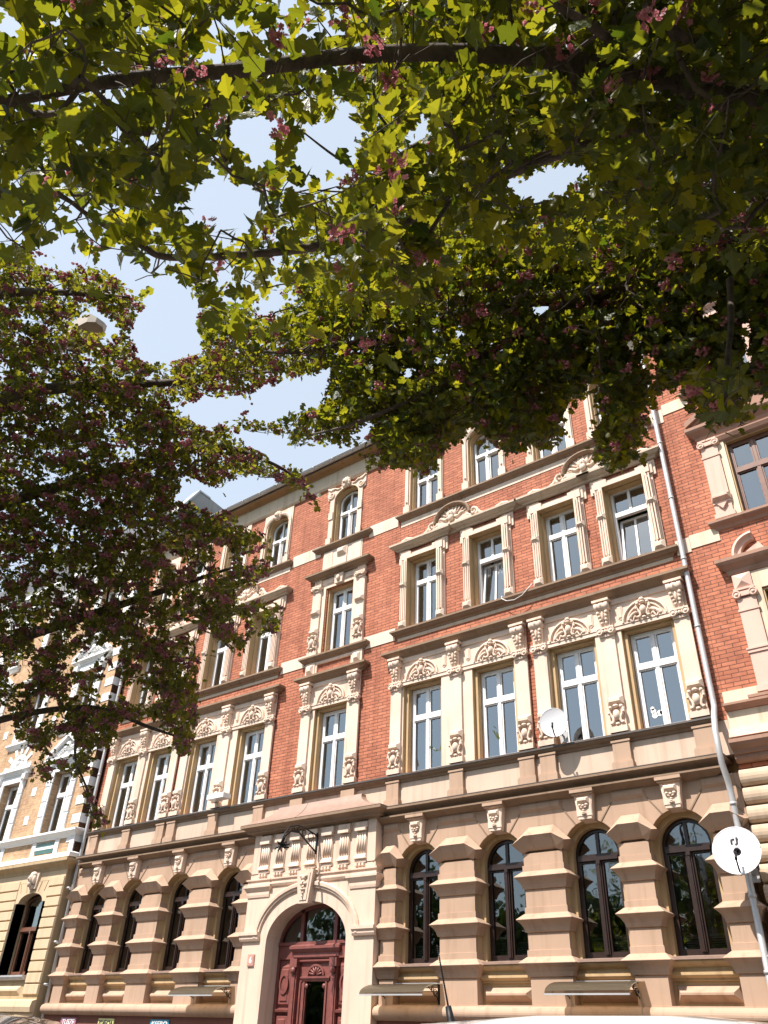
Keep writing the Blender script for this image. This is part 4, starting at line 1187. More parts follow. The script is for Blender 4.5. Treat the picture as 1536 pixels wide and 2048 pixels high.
for a in NA:
    o = NB(rect_window_meshes('window', .5, 2.8, 4.7, 4.0, .12, ('bframeR', 'glassG'))[0], 'window', [], a); mkobj('pane', rect_window_meshes('window', .5, 2.8, 4.7, 4.0, .12, ('bframeR', 'glassG'))[1], o)

# ------------------------------------------------------------------ left neighbour (yellow brick, white trim)
lh = thing('yellow_brick_house', 'yellow brick house at the left edge with white surrounds and tan banded ground floor', 'apartment house', (-30, 0, 0))
def LH(m, name, mats, x=0.0):
    if isinstance(mats, str): mats = [mats]
    return mkobj(name, m.mesh(name, mats) if isinstance(m, M) else m, lh, (x + 30, 0, 0))
LX0, LX1, YL = -48.0, -22.44, -.30
LA = [-23.95 - 3.08 * k for k in range(8)]
holes = []
for a in LA: holes += [(a - .52, a + .52, 6.62, 8.5), (a - .52, a + .52, 9.95, 11.95), (a - .52, a + .52, 13.3, 15.2)]
m = M(); wall_holes(m, LX0, LX1, 5.75, 16.4, YL, .2, holes); LH(m, 'wall', 'brickY')
m = M(); wall_holes(m, LX0, LX1, 0, 5.75, YL, .2, [(a - .62, a + .62, 2.82, 4.95) for a in LA]); LH(m, 'ground_floor_wall', 'tanD')
m = M(); m.box(LX1 - .05, LX1 + .004, YL + .004, .2, 5.8, 16.4); LH(m, 'side_return', 'brickD')
m = M(); m.box(LX1 - .3, LX1 - .06, .2, 12, 0, 16.4); m.box(LX0, LX0 + .3, .2, 12, 0, 16.4); m.box(LX0, LX1, 12, 12.3, 0, 16.4)
for z in (0, 5.6, 9.3, 12.7, 16.2): m.box(LX0 + .31, LX1 - .31, .21, 11.9, z, z + .2)
LH(m, 'rear_walls_and_floors', 'wall_in')
qm = M().box(LX1 - .42, LX1 + .012, YL - .02, 0.05, 0, .262).mesh('quoin', ['white'])
for k in range(19): mkobj('quoin', qm, lh, (30, 0, 6.22 + k * .54))
RB = {}
for k in range(11):
    z = 2.36 + k * .268
    segs = [LX1 + .02] 
    for a in LA:
        segs += [a + .80, a - .80]
    segs.append(LX0)
    for i in range(0, len(segs) - 1, 2):
        r, l = segs[i], segs[i + 1]
        if z + .26 > 5.35: continue
        RB.setdefault(i, M()).frus((l, r, z, z + .255, YL), (l + .02, r - .02, z + .022, z + .233, YL - .05), 0)
for i in RB: LH(RB[i], 'banded_rustication', 'tan')
m = M(); m.box(LX0, LX1 + .02, YL - .05, YL, .0, 1.95); m.strip(LX0, LX1 + .02, [(YL, 1.95), (YL - .13, 1.97), (YL - .16, 2.08), (YL - .13, 2.22), (YL, 2.26)])
m.box(LX0, LX1 + .02, YL - .03, YL, 5.22, 5.45)
LH(m, 'base', 'tan')
m = M(); m.mold(LX0, LX1 - .02, YL, .1, [(0, 5.44), (.04, 5.46), (.06, 5.52), (.12, 5.58), (.22, 5.63), (.24, 5.66), (.24, 5.74), (0, 5.78)]); LH(m, 'cornice', 'tanD')
m = M(); m.mold(LX0, LX1 - .02, YL, .1, [(0, 5.781), (.15, 5.785), (.15, 5.90), (.06, 5.94), (0, 5.95)]); m.mold(LX0, LX1 - .02, YL, .1, [(0, 6.36), (.04, 6.38), (.06, 6.42), (.16, 6.50), (.18, 6.51), (.18, 6.57), (0, 6.62)])
for a in LA:
    for s in (-1, 1): m.box(a + s * .62 - .1, a + s * .62 + .1, YL - .03, YL, 5.95, 6.36)
    m.box(a - .52, a + .52, YL - .018, YL, 6.12, 6.2)
m.box(LX1 - .22, LX1 + .01, YL - .03, YL, 5.95, 6.36)
LH(m, 'parapet_trim', 'white')
for a in LA:
    m = M(); m.box(a - .48, a + .48, YL - .012, YL, 6.0, 6.32); LH(m, 'tile_panel', 'tile')
LG = arch_window_meshes('window', .60, 2.84, 4.66, 4.0, -.05, ('bframeR', 'glass'), rise=.22, mid_top=False)
LW1 = rect_window_meshes('window', .50, 6.63, 8.48, 7.8, -.08); LW2 = rect_window_meshes('window', .5, 9.96, 11.94, 11.2, -.08); LW3 = rect_window_meshes('window', .5, 13.31, 15.19, 14.5, -.08)
HEAD = M()
HEAD.prism([(-.17, 5.02), (.17, 5.02), (.24, 5.46), (-.24, 5.46)], YL - .10, YL)
HEAD.ell((0, YL - .17, 5.28), (.10, .10, .15), 12, 8); HEAD.ell((0, YL - .27, 5.27), (.025, .03, .04), 7, 5); HEAD.ell((0, YL - .12, 5.40), (.14, .10, .09), 10, 6)
HEAD.ell((0, YL - .20, 5.14), (.06, .07, .09), 9, 6)
for s in (-1, 1):
    HEAD.ell((s * .10, YL - .14, 5.26), (.05, .07, .13), 8, 6); HEAD.ell((s * .04, YL - .255, 5.31), (.02, .012, .012), 6, 4)
HEAD.ell((0, YL - .11, 5.07), (.10, .06, .08), 8, 5)
HEAD = HEAD.mesh('head_keystone', ['creamL'])
for i, a in enumerate(LA):
    o = LH(LG[0], 'window', [], a); mkobj('pane', LG[1], o)
    m = M(); m.prism([(a + .80, 4.66), (a + .80, 5.21), (a - .80, 5.21), (a - .80, 4.66)] + [(a - .62 * cos(pi * k / 16), 4.68 + .24 * sin(pi * k / 16)) for k in range(17)], YL - .04, -.1)
    for s in (-1, 1):
        m.prism([(a + s * .62, 2.82), (a + s * .80, 2.82), (a + s * .80, 4.66), (a + s * .62, 4.66)][::s], YL - .0, -.1)
        for t in (.30, .62):
            P = [(a + s * t - .012, 4.95), (a + s * t + .012, 4.95), (a + s * (t + .1) + .012, 5.21), (a + s * (t + .1) - .012, 5.21)]
            m.prism(P, YL - .052, YL - .04, 1)
    LH(m, 'arched_surround', ['tan', 'tanD'])
    LH(HEAD, 'head_keystone', [], a)
    m = M(); m.strip(a - .75, a + .75, [(YL, 2.70), (YL - .10, 2.72), (YL - .14, 2.78), (YL - .14, 2.82), (-.06, 2.84)]); LH(m, 'sill', 'zinc')
    m = M(); m.gem(a - .62, a + .62, 2.36, 2.58, YL, .07, .08, .09); LH(m, 'apron', 'tan')
    for WM, z0, zt in ((LW1, 6.62, 8.5), (LW2, 9.95, 11.95), (LW3, 13.3, 15.2)):
        o = LH(WM[0], 'window', [], a); mkobj('pane', WM[1], o)
        m = M()
        m.prism([(a + .82, z0), (a + .82, zt + .22), (a - .82, zt + .22), (a - .82, z0), (a - .52, z0), (a - .52, zt), (a + .52, zt), (a + .52, z0)], YL - .04, YL)
        for k in range(4):
            for s in (-1, 1): m.frus((a + s * .70 - .13, a + s * .70 + .13, z0 + .05 + k * .47, z0 + .47 + k * .47, YL - .04), (a + s * .70 - .12, a + s * .70 + .12, z0 + .06 + k * .47, z0 + .46 + k * .47, YL - .065))
        m.mold(a - .95, a + .95, YL - .02, YL, [(0, zt + .22), (.04, zt + .24), (.06, zt + .30), (.14, zt + .36), (.16, zt + .37), (.16, zt + .43), (0, zt + .46)])
        for s in (-1, 1):
            m.box(a + s * .78 - .1, a + s * .78 + .1, YL - .14, YL, zt + .02, zt + .22); m.ell((a + s * .78, YL - .13, zt + .06), (.08, .06, .10), 8, 5)
        if i % 2 == 0:
            for s in (-1, 1):
                P = [(a + s * 1.05, zt + .44), (a + s * 1.05, zt + .56), (a, zt + 1.22), (a, zt + 1.08)]
                m.prism(P if s > 0 else P[::-1], YL - .20, YL)
            m.prism([(a - .95, zt + .46), (a + .95, zt + .46), (a, zt + 1.08)], YL - .03, YL)
            rr = random.Random(5)
            for k in range(12):
                x = -.55 + 1.1 * k / 11; m.ell((a + x, YL - .06, zt + .52 + .12 * rr.random() + .2 * (1 - abs(x) / .6)), (.09, .05, .07), 8, 5)
            m.ell((a, YL - .10, zt + .78), (.13, .08, .14), 9, 6)
        else:
            for k in range(13):
                an = pi * (k + .5) / 13
                if k % 2 == 0: m.prism([(a + .58 * cos(an - .11), zt + .46 + .58 * sin(an - .11)), (a + .86 * cos(an - .09), zt + .46 + .86 * sin(an - .09)), (a + .86 * cos(an + .09), zt + .46 + .86 * sin(an + .09)), (a + .58 * cos(an + .11), zt + .46 + .58 * sin(an + .11))], YL - .03, YL)
            rr = random.Random(6)
            m.prism([(a + .55 * cos(pi * k / 16), zt + .46 + .55 * sin(pi * k / 16)) for k in range(17)], YL - .015, YL)
            for k in range(16):
                an = pi * rr.random(); q = .42 * rr.random() ** .6; m.ell((a + q * cos(an), YL - .03, zt + .50 + q * sin(an)), (.08, .04, .06), 7, 5)
        if z0 > 7: m.mold(a - .92, a + .92, YL, YL, [(0, z0 - .22), (.05, z0 - .18), (.12, z0 - .1), (.14, z0 - .08), (.14, z0 - .02), (0, z0)])
        LH(m, 'window_surround', 'white')
im = M().box(-.13, .13, YL - .015, YL, 0, .27).mesh('inlay', ['white'])
for a, b in zip(LA[:-1], LA[1:]):
    for z in (7.0, 7.9, 10.3, 11.2): mkobj('inlay', im, lh, ((a + b) / 2 + 30, 0, z))
m = M(); m.mold(LX0, LX1, YL, .1, [(0, 15.7), (.05, 15.72), (.08, 15.85), (.15, 15.95), (.30, 16.05), (.36, 16.15), (.36, 16.3), (.42, 16.4), (0, 16.45)]); LH(m, 'main_cornice', 'white')
# mansard roof with the bare firewall end and zinc edge
ms = [(-.05, 16.46), (.75, 18.6), (1.55, 19.92), (2.1, 19.86), (8.5, 19.0), (12.2, 16.4)]
m = M(); m.strip(LX0, LX1 + .02, ms); LH(m, 'mansard_roof', 'slate')
m = M(); m.add([(LX1 + .03, y, z + .02) for y, z in ms] + [(LX1 - .1, y, z + .02) for y, z in ms], [tuple(range(6)), tuple(range(11, 5, -1))] + [(i, i + 1, i + 7, i + 6) for i in range(5)])
m.box(LX1 - .1, LX1 + .029, -.04, 12.2, 15.0, 16.47); LH(m, 'firewall_gable', 'grey')
m = M()
for (y0, z0), (y1, z1) in zip(ms[:3], ms[1:4]):
    m.add([(LX1 - .42, y0 - .04, z0 + .05), (LX1 + .06, y0 - .04, z0 + .05), (LX1 + .06, y1 - .04, z1 + .07), (LX1 - .42, y1 - .04, z1 + .07),
           (LX1 - .42, y0, z0 - .02), (LX1 + .06, y0, z0 - .02), (LX1 + .06, y1, z1 - .01), (LX1 - .42, y1, z1 - .01)], [(0, 1, 2, 3), (1, 5, 6, 2), (0, 4, 5, 1), (0, 3, 7, 4), (2, 6, 7, 3)])
LH(m, 'verge_flashing', 'zinc')

# ------------------------------------------------------------------ things fixed to or standing on the houses
def text_mesh(s, size, mat, name, parent, loc, depth=.004, shear=0.0):
    cu = bpy.data.curves.new(name, 'FONT'); cu.body = s; cu.size = size; cu.align_x = 'CENTER'; cu.align_y = 'CENTER'; cu.extrude = depth; cu.shear = shear; cu.offset = size * .018
    o = bpy.data.objects.new(name + '_tmp', cu); COL.objects.link(o)
    dg = bpy.context.evaluated_depsgraph_get()
    me = bpy.data.meshes.new_from_object(o.evaluated_get(dg))
    bpy.data.objects.remove(o); bpy.data.curves.remove(cu)
    me.materials.clear(); me.materials.append(mat)
    t = bpy.data.objects.new(name, me); COL.objects.link(t); t.parent = parent; t.location = loc; t.rotation_euler = (pi / 2, 0, 0)
    return t
ink_w = plain('white_lettering', (.82, .82, .8), .5); ink_k = plain('dark_lettering', (.03, .035, .04), .5)
for x, w_, s, bgc, ink, lab in ((-21.0, .66, 'TUSZE', (.42, .16, .24), ink_w, 'purple-pink shop sign lettered TUSZE on the dark plinth'),
                                (-19.42, .62, 'ZDJĘCIA', (.62, .60, .26), ink_k, 'pale yellow shop sign with dark lettering on the dark plinth'),
                                (-17.38, .66, 'KSERO', (.04, .30, .46), ink_w, 'blue shop sign lettered KSERO on the dark plinth')):
    t = thing('shop_sign', lab, 'sign', (x, -.12, 1.55), 'shop signs on the plinth')
    m = M(); m.box(-w_ / 2, w_ / 2, -.035, 0, -.25, .32); m.obj('panel', [plain('sign_' + s[:3].lower(), bgc, .45, var=.03)], t)
    text_mesh(s, .185 if len(s) < 6 else .15, ink, 'lettering', t, (0, -.04, .22), shear=.15 if len(s) < 6 else 0)
    if ink is ink_k:
        for q in (-1, 1): m = M(); m.box(q * .17 - .12, q * .17 + .12, -.039, -.0355, .02, .12); m.obj('lettering_bar', [ink_k], t)
t = thing('house_number_plate', 'small pink house number plate reading 6 on the portal pier', 'sign', (-14.42, -.30, 2.98))
m = M(); m.box(-.10, .10, -.025, 0, -.115, .115); m.box(-.085, .085, -.032, -.025, -.10, .10); m.obj('plate', [plain('plate_pink', (.52, .28, .22), .45)], t)
text_mesh('6', .17, ink_w, 'numeral', t, (0, -.034, 0), .002)
# wrought iron bracket
t = thing('iron_bracket', 'black wrought iron scroll bracket with a leafy tip on the portal frieze', 'bracket', (-12.72, -.33, 5.1))
m = M()
m.box(-.02, .02, -.03, 0, -.12, .32)
top = [(0, -.02, .26), (-.0, -.35, .33), (-.0, -.65, .36), (-.0, -.9, .28), (-.0, -1.05, .10), (-.0, -1.10, -.06), (-.0, -1.08, -.16)]
low = [(0, -.02, -.08), (0, -.3, .06), (0, -.6, .22), (0, -.85, .20), (0, -1.0, .08), (0, -1.07, -.06)]
m.tube(top, [.016] * 7, 6); m.tube(low, [.018] * 6, 6)
for p in spiral(0, 0, .1, .1, 0, 1, 0, 1)[:0]: pass
for cy, cz, r in ((-.22, .20, .085), (-.44, .24, .06), (-.62, .28, .045), (-.78, .25, .035)):
    m.tube([(0, cy + r * cos(t_), cz + r * sin(t_)) for t_ in np.linspace(0, 2 * pi, 14)], .009, 5)
m.obj('scroll_arm', 'iron', t)
m = M()
for a, l in ((-.3, .16), (.35, .2), (1.1, .16), (2.2, .13), (3.6, .18), (4.3, .16)):
    for dx in (-.04, .05): m.tube([(0, -1.08, -.14), (dx + .05 * cos(a), -1.08 + l * .6 * cos(a), -.14 + l * .6 * sin(a)), (dx * 1.4, -1.08 + l * cos(a + .2), -.14 + l * sin(a + .2))], [.022, .02, .003], 5)
m.obj('leaf_tip', 'iron', t)

def dish(name_loc, r, label, logo=False, tilt=0.55, yaw=0.0, wall_y=0.0, armlen=.45):
    t = thing('satellite_dish', label, 'satellite dish', (name_loc[0], wall_y, name_loc[2]))
    dy = name_loc[1] - wall_y
    # reflector: shallow elliptical bowl facing out and up
    n = 36; rings = 9
    m = M()
    rot = Matrix.Rotation(yaw, 4, 'Z') @ Matrix.Rotation(-tilt, 4, 'X')
    T = Matrix.Translation((0, dy, 0))
    def P(u, v, h): return tuple(T @ rot @ Vector((u, h, v)))
    vs = [P(0, 0, .0)]; dep = .16 * r
    for i in range(1, rings + 1):
        q = i / rings
        for j in range(n):
            a = 2 * pi * j / n; vs.append(P(r * q * cos(a), r * 1.08 * q * sin(a), -dep * q * q))
    fs = [(0, 1 + (j + 1) % n, 1 + j) for j in range(n)]
    for i in range(rings - 1):
        for j in range(n):
            a = 1 + i * n; fs.append((a + j, a + (j + 1) % n, a + n + (j + 1) % n, a + n + j))
    m.add(vs, fs, 0, True)
    o = len(vs)
    vb = [P(r * q * cos(2 * pi * j / n), r * 1.08 * q * sin(2 * pi * j / n), -dep * q * q + .012) for q in (1.0, .5) for j in range(n)]
    m.add(vb, [(j, n + j, n + (j + 1) % n, (j + 1) % n) for j in range(n)] + [tuple(n + j for j in range(n))], 0, True)
    m.tube([P(r * cos(2 * pi * j / n), r * 1.08 * sin(2 * pi * j / n), -dep + .004) for j in range(n + 1)], .008, 6)
    refl = m.obj('reflector', 'dish', t)
    m = M()
    m.tube([P(0, -r * 1.0, 0.02), P(0, -r * .9, -armlen * .5), P(0, -r * .68, -armlen)], [.016, .014, .013], 8)
    m.obj('feed_arm', 'iron', t)
    m = M()
    b = Vector(P(0, -r * .66, -armlen - .02)); e = Vector(P(0, .02, -armlen * .75))
    m.tube([b, (b * .6 + e * .4)], [.022, .018], 10); m.tube([(b * .6 + e * .4), (b * .5 + e * .5)], [.02, .02], 10); m.obj('feed_horn', 'iron', t)
    m = M()
    m.tube([P(0, 0, .02), P(0, 0, .08), (0.02, dy * .35, -r * .5), (.04, 0.0, -r * .75)], [.03, .022, .02, .02], 8); m.box(-.04, .12, -.015, 0, -r * .75 - .10, -r * .75 + .10)
    m.tube([P(-.05, 0, .05), P(.05, 0, .05)], .04, 8)
    m.obj('mount', 'zinc', t)
    if logo:
        m = M()
        def L(pts, wd):
            for (u0, v0), (u1, v1) in zip(pts[:-1], pts[1:]):
                du, dv = u1 - u0, v1 - v0; l = sqrt(du * du + dv * dv); nu, nv = -dv / l * wd, du / l * wd
                q = [(u0 - nu, v0 - nv), (u1 - nu, v1 - nv), (u1 + nu, v1 + nv), (u0 + nu, v0 + nv)]
                m.add([P(u, v, -dep * ((u / r) ** 2 + (v / r / 1.08) ** 2) - .006) for u, v in q], [(0, 1, 2, 3)])
        s = r * .16
        L([(-s * 1.1, r * .33), (-s * 1.1, r * .53), (-s * .95, r * .55), (-s * .25, r * .55)], .014)
        L([(s * .35, r * .64), (s * .35, r * .36), (s * .3, r * .335), (-s * .25, r * .335)], .014)
        L([(s * .1, r * .55), (s * .75, r * .55)], .012)
        m.obj('emblem', 'iron', refl)
        text_mesh('inverto', r * .12, plain('grey_print', (.45, .45, .45), .5), 'lettering', refl, P(0, r * .22, -dep * .05 - .008), .0008).rotation_euler = (pi / 2 - tilt * .9, 0, yaw)
    return t
dish((-3.74, -.62, 4.16), .345, 'large white satellite dish with a dark emblem beside the zinc downpipe at ground floor height', True, tilt=.30, yaw=.14, wall_y=-.12, armlen=.20)
dish((-6.72, -.36, 6.80), .265, 'small plain white satellite dish standing on the first-floor ledge', False, tilt=.06, yaw=.30, wall_y=-.05, armlen=.22)

# awnings
def awning(x0, x1, label):
    xc = (x0 + x1) / 2; hw = (x1 - x0) / 2
    t = thing('awning', label, 'awning', (xc, -.1, 2.52), 'smoked awnings over the basement windows')
    m = M(); n = 10
    P = [(-.02 - .66 * sin(q) ** 1.0, .0 - .20 * (1 - cos(q))) for q in np.linspace(0, pi / 2, n + 1)]
    v = [(-hw, y, z) for y, z in P] + [(hw, y, z) for y, z in P]
    v += [(-hw, y, z - .008) for y, z in P] + [(hw, y, z - .008) for y, z in P]
    k = n + 1
    f = [(i, i + 1, k + i + 1, k + i) for i in range(n)]
    f += [(2 * k + i, 3 * k + i, 3 * k + i + 1, 2 * k + i + 1) for i in range(n)]
    m.add(v, f, 0, True)
    m.obj('sheet', 'acryl', t)
    m = M(); m.box(-hw, hw, -.69, -.665, -.225, -.20); m.box(-hw, hw, -.02, .0, -.015, .015); m.obj('edge_strip', 'zinc', t)
    for s in (-1, 1):
        m = M(); x = s * (hw - .12)
        m.box(x - .012, x + .012, -.02, 0.22, -.34, -.0)
        m.tube([(x, -.02, -.02), (x, -.25, -.03), (x, -.5, -.09), (x, -.64, -.19)], .009, 6)
        m.tube([(x, p[0] - .12, p[2] - .16) for p in spiral(0, 0, .07, .015, 0, 1.6, 0)], .007, 5); m.tube([(x, p[0] - .20, p[2] - .10) for p in spiral(0, 0, .05, .012, 1, 1.6, 0)], .007, 5)
        m.tube([(x, 0, -.30), (x, -.06, -.22), (x, -.18, -.15), (x, -.34, -.07)], .008, 6)
        m.obj('bracket', 'iron', t)
    return t
awning(-10.95, -9.50, 'smoked curved awning just right of the portal')
awning(-7.10, -5.66, 'smoked curved awning farthest right, below the satellite dishes')
awning(-16.45, -15.0, 'smoked curved awning left of the portal')

# plants, box, cable, sticker, curtains
def potplant(loc, h, n, label, broad=False):
    t = thing('pot_plant', label, 'pot plant', loc)
    m = M(); m.lathe((0, 0, 0), [(0, 0), (.06, 0), (.085, .14), (.09, .14), (.09, .155), (.075, .155), (.07, .13), (0, .13)], 14); m.obj('pot', [plain('pot_clay', (.35, .18, .12), .7)], t)
    m = M(); rr = random.Random(int(h * 100))
    for i in range(n):
        a = 2 * pi * i / n + rr.random(); l = h * (.7 + .4 * rr.random()); sp = .12 + .22 * rr.random()
        w0 = .02 if not broad else .05
        pts = [(0, 0, .13), (sp * .3 * cos(a), sp * .3 * sin(a), .13 + l * .5), (sp * .7 * cos(a), sp * .7 * sin(a), .13 + l * .85), (sp * cos(a), sp * sin(a), .13 + l * .9)]
        px, py = -sin(a), cos(a)
        ws = [w0 * .4, w0, w0 * .9, .002]
        v = []
        for (x, y, z), q in zip(pts, ws): v += [(x - px * q, y - py * q, z), (x + px * q, y + py * q, z)]
        m.add(v, [(0, 1, 3, 2), (2, 3, 5, 4), (4, 5, 7, 6)], 0, True)
    m.obj('leaves', 'plantg', t)
m = M(); m.box(-9.02, -7.5, .29, .55, 6.40, 6.49); m.box(-10.8, -9.4, .29, .55, 6.40, 6.49); H(m, 'inner_sill', 'wframe')
potplant((-8.32, .36, 6.49), .62, 15, 'upright spiky-leaved pot plant behind the first-floor window under the open window')
potplant((-9.88, .36, 6.49), .55, 9, 'loose broad-leaved pot plant behind the first-floor window right of the centre bay', True)
tag(M().box(-16.62, -16.0, -.42, -.16, 6.62, 6.74).obj('white_box', 'wframe'), 'white rectangular box on a first-floor pilaster left of the portal', 'flower box')  # plain closed white box
m = M(); m.tube([(-7.86, -.10, 10.02), (-7.84, -.16, 9.93), (-7.7, -.18, 9.82), (-7.5, -.18, 9.79), (-7.3, -.18, 9.85), (-7.15, -.17, 9.98), (-7.07, -.11, 10.1)], .009, 6)
tag(m.obj('cable', 'wframe'), 'loose pale cable looping below the second-floor sill', 'cable')
m = M()
rr = random.Random(2)
for x, z, r in ((-.23, 6.88, .045), (-.21, 6.80, .05), (-.12, 6.82, .05), (-.05, 6.83, .055), (0.0, 6.81, .045), (-.24, 6.93, .035), (.015, 6.87, .03)):
    m.add([(x + r * cos(2 * pi * k / 12) * (1 + .25 * rr.random()), .236, z + r * 1.0 * sin(2 * pi * k / 12) * (1 + .25 * rr.random())) for k in range(12)], [tuple(range(12))])
m.obj('sticker', 'wframe', W1[AXR[3]])
def curtain(win, side, z0, z1, hw, y=.36, swag=False, w_=.30, mat='curtain'):
    m = M(); n = 26; k = 16; v = []
    for j in range(k + 1):
        tz = j / k; z = z1 + (z0 - z1) * tz
        for i in range(n + 1):
            u = i / n
            if swag:
                xx = hw - (w_ * (1.0 - .75 * math.exp(-((tz - .72) / .16) ** 2))) * (1 - u) - .02
            else: xx = (hw - w_) + w_ * u
            v.append((side * xx, y + .025 * sin(u * 34 + 2 * sin(tz * 5)) + .02 * tz, z))
    f = [(j * (n + 1) + i, j * (n + 1) + i + 1, (j + 1) * (n + 1) + i + 1, (j + 1) * (n + 1) + i) for j in range(k) for i in range(n)]
    m.add(v, f, 0, True)
    m.obj('curtain', mat, win)
curtain(W2[AXR[0]], 1, 10.0, 11.9, .41, swag=True, w_=.42)
curtain(W2[AXR[1]], 1, 10.0, 11.9, .41, w_=.5); curtain(W2[AXR[1]], -1, 10.0, 11.9, .41, w_=.25)
for a in (AXR[2],): curtain(W2[a], -1, 10.0, 11.9, .41, w_=.38)
for a in AXL[:3]:
    curtain(W2[a], 1, 10.0, 11.9, .41, w_=.22); curtain(W2[a], -1, 10.0, 11.9, .41, w_=.22)
curtain(W1[AXR[0]], -1, 6.5, 8.45, .44, w_=.36)

# ------------------------------------------------------------------ the hawthorns
def at(px, py, d):
    """a point d metres from the viewer's place in the direction of a photo position"""
    v = (px - 768.0) * RIGHT + (py - 1024.0) * DOWN + FPX * FWD
    return CAMP + v / np.linalg.norm(v) * d
def proj(P):
    q = P - CAMP
    z = q @ FWD
    zz = np.where(z > .05, z, 1e9)
    return 768 + FPX * (q @ RIGHT) / zz, 1024 + FPX * (q @ DOWN) / zz, z
def pip(poly, X, Y):
    inside = np.zeros(X.shape, bool)
    x0, y0 = poly[-1]
    for x1, y1 in poly:
        c = ((y1 > Y) != (y0 > Y))
        with np.errstate(divide='ignore', invalid='ignore'):
            xi = (x0 - x1) * (Y - y1) / ((y0 - y1) if y0 != y1 else 1e-9) + x1
        inside ^= c & (X < xi)
        x0, y0 = x1, y1
    return inside
# outlines of the crowns and the gaps in them as they open from the pavement
C_LEFT = [(-900, 460), (0, 480), (60, 495), (110, 520), (200, 535), (245, 565), (300, 605), (262, 665), (280, 720), (350, 715), (410, 695), (470, 700), (560, 715), (565, 760), (520, 790), (455, 790), (360, 812), (365, 832), (400, 850), (480, 820), (525, 790), (530, 810), (500, 835), (565, 845), (570, 875), (460, 865), (530, 905), (600, 935), (615, 975), (655, 1025), (640, 1030), (605, 990), (560, 965), (500, 950), (460, 965), (440, 985), (395, 960), (365, 985), (350, 1000), (420, 1010), (475, 1030), (478, 1045), (440, 1050), (480, 1050), (545, 1070), (540, 1090), (500, 1110), (550, 1130), (555, 1150), (520, 1155), (500, 1190), (565, 1215), (560, 1265), (500, 1270), (484, 1315), (440, 1290), (395, 1330), (400, 1420), (385, 1500), (357, 1517), (345, 1470), (300, 1450), (230, 1430), (240, 1480), (190, 1500), (170, 1560), (215, 1645), (205, 1667), (180, 1650), (163, 1570), (120, 1540), (97, 1570), (60, 1560), (75, 1500), (28, 1480), (0, 1480), (-900, 1500)]
C_MID = [(392, 640), (404, 600), (560, 600), (640, 560), (760, 560), (900, 480), (2500, 400), (2500, 785), (1536, 785), (1514, 770), (1503, 746), (1491, 766), (1499, 785), (1483, 800), (1483, 828), (1503, 836), (1499, 855), (1479, 855), (1460, 843), (1429, 859), (1406, 843), (1382, 824), (1371, 785), (1367, 766), (1344, 781), (1328, 789), (1312, 785), (1309, 715), (1289, 680), (1262, 672), (1245, 690), (1266, 715), (1281, 738), (1301, 746), (1293, 781), (1293, 832), (1281, 855), (1289, 886), (1266, 921), (1227, 952), (1188, 929), (1192, 909), (1188, 870), (1204, 839), (1196, 824), (1208, 793), (1196, 777), (1200, 754), (1192, 742), (1173, 762), (1169, 793), (1134, 812), (1118, 847), (1126, 870), (1107, 890), (1095, 905), (1052, 890), (1045, 913), (1018, 905), (990, 894), (963, 866), (940, 847), (924, 885), (901, 881), (890, 907), (871, 922), (878, 949), (867, 960), (844, 957), (841, 926), (807, 945), (788, 938), (754, 938), (731, 926), (712, 907), (701, 896), (682, 885), (644, 892), (612, 888), (585, 900), (572, 865), (555, 845), (575, 820), (600, 822), (640, 815), (640, 800), (665, 735), (640, 745), (585, 760), (560, 745), (470, 730), (400, 705)]
C_NEAR = [(-900, -900), (2500, -900), (2500, 520), (1450, 470), (1250, 440), (1100, 450), (960, 470), (880, 520), (760, 590), (690, 560), (640, 570), (600, 600), (540, 585), (470, 560), (420, 612), (345, 595), (330, 560), (270, 565), (245, 520), (200, 505), (165, 530), (120, 480), (60, 530), (-50, 535), (-900, 535)]
C_NEAR2 = [(1370, 745), (1440, 735), (1503, 745), (1491, 766), (1499, 785), (1483, 828), (1499, 855), (1460, 843), (1429, 859), (1400, 840), (1378, 800)]
C_FAR = [(700, 190), (715, 60), (760, -50), (2500, -900), (2500, 700), (700, 620), (560, 440), (640, 410), (690, 380), (720, 350), (715, 270), (740, 200)]
C_FAR2 = [(610, 195), (635, 215), (620, 260), (590, 290), (588, 330), (560, 325), (530, 290), (545, 255)]
C_FAR3 = [(-900, -900), (130, -200), (110, 10), (60, 110), (0, 130), (-900, 200)]
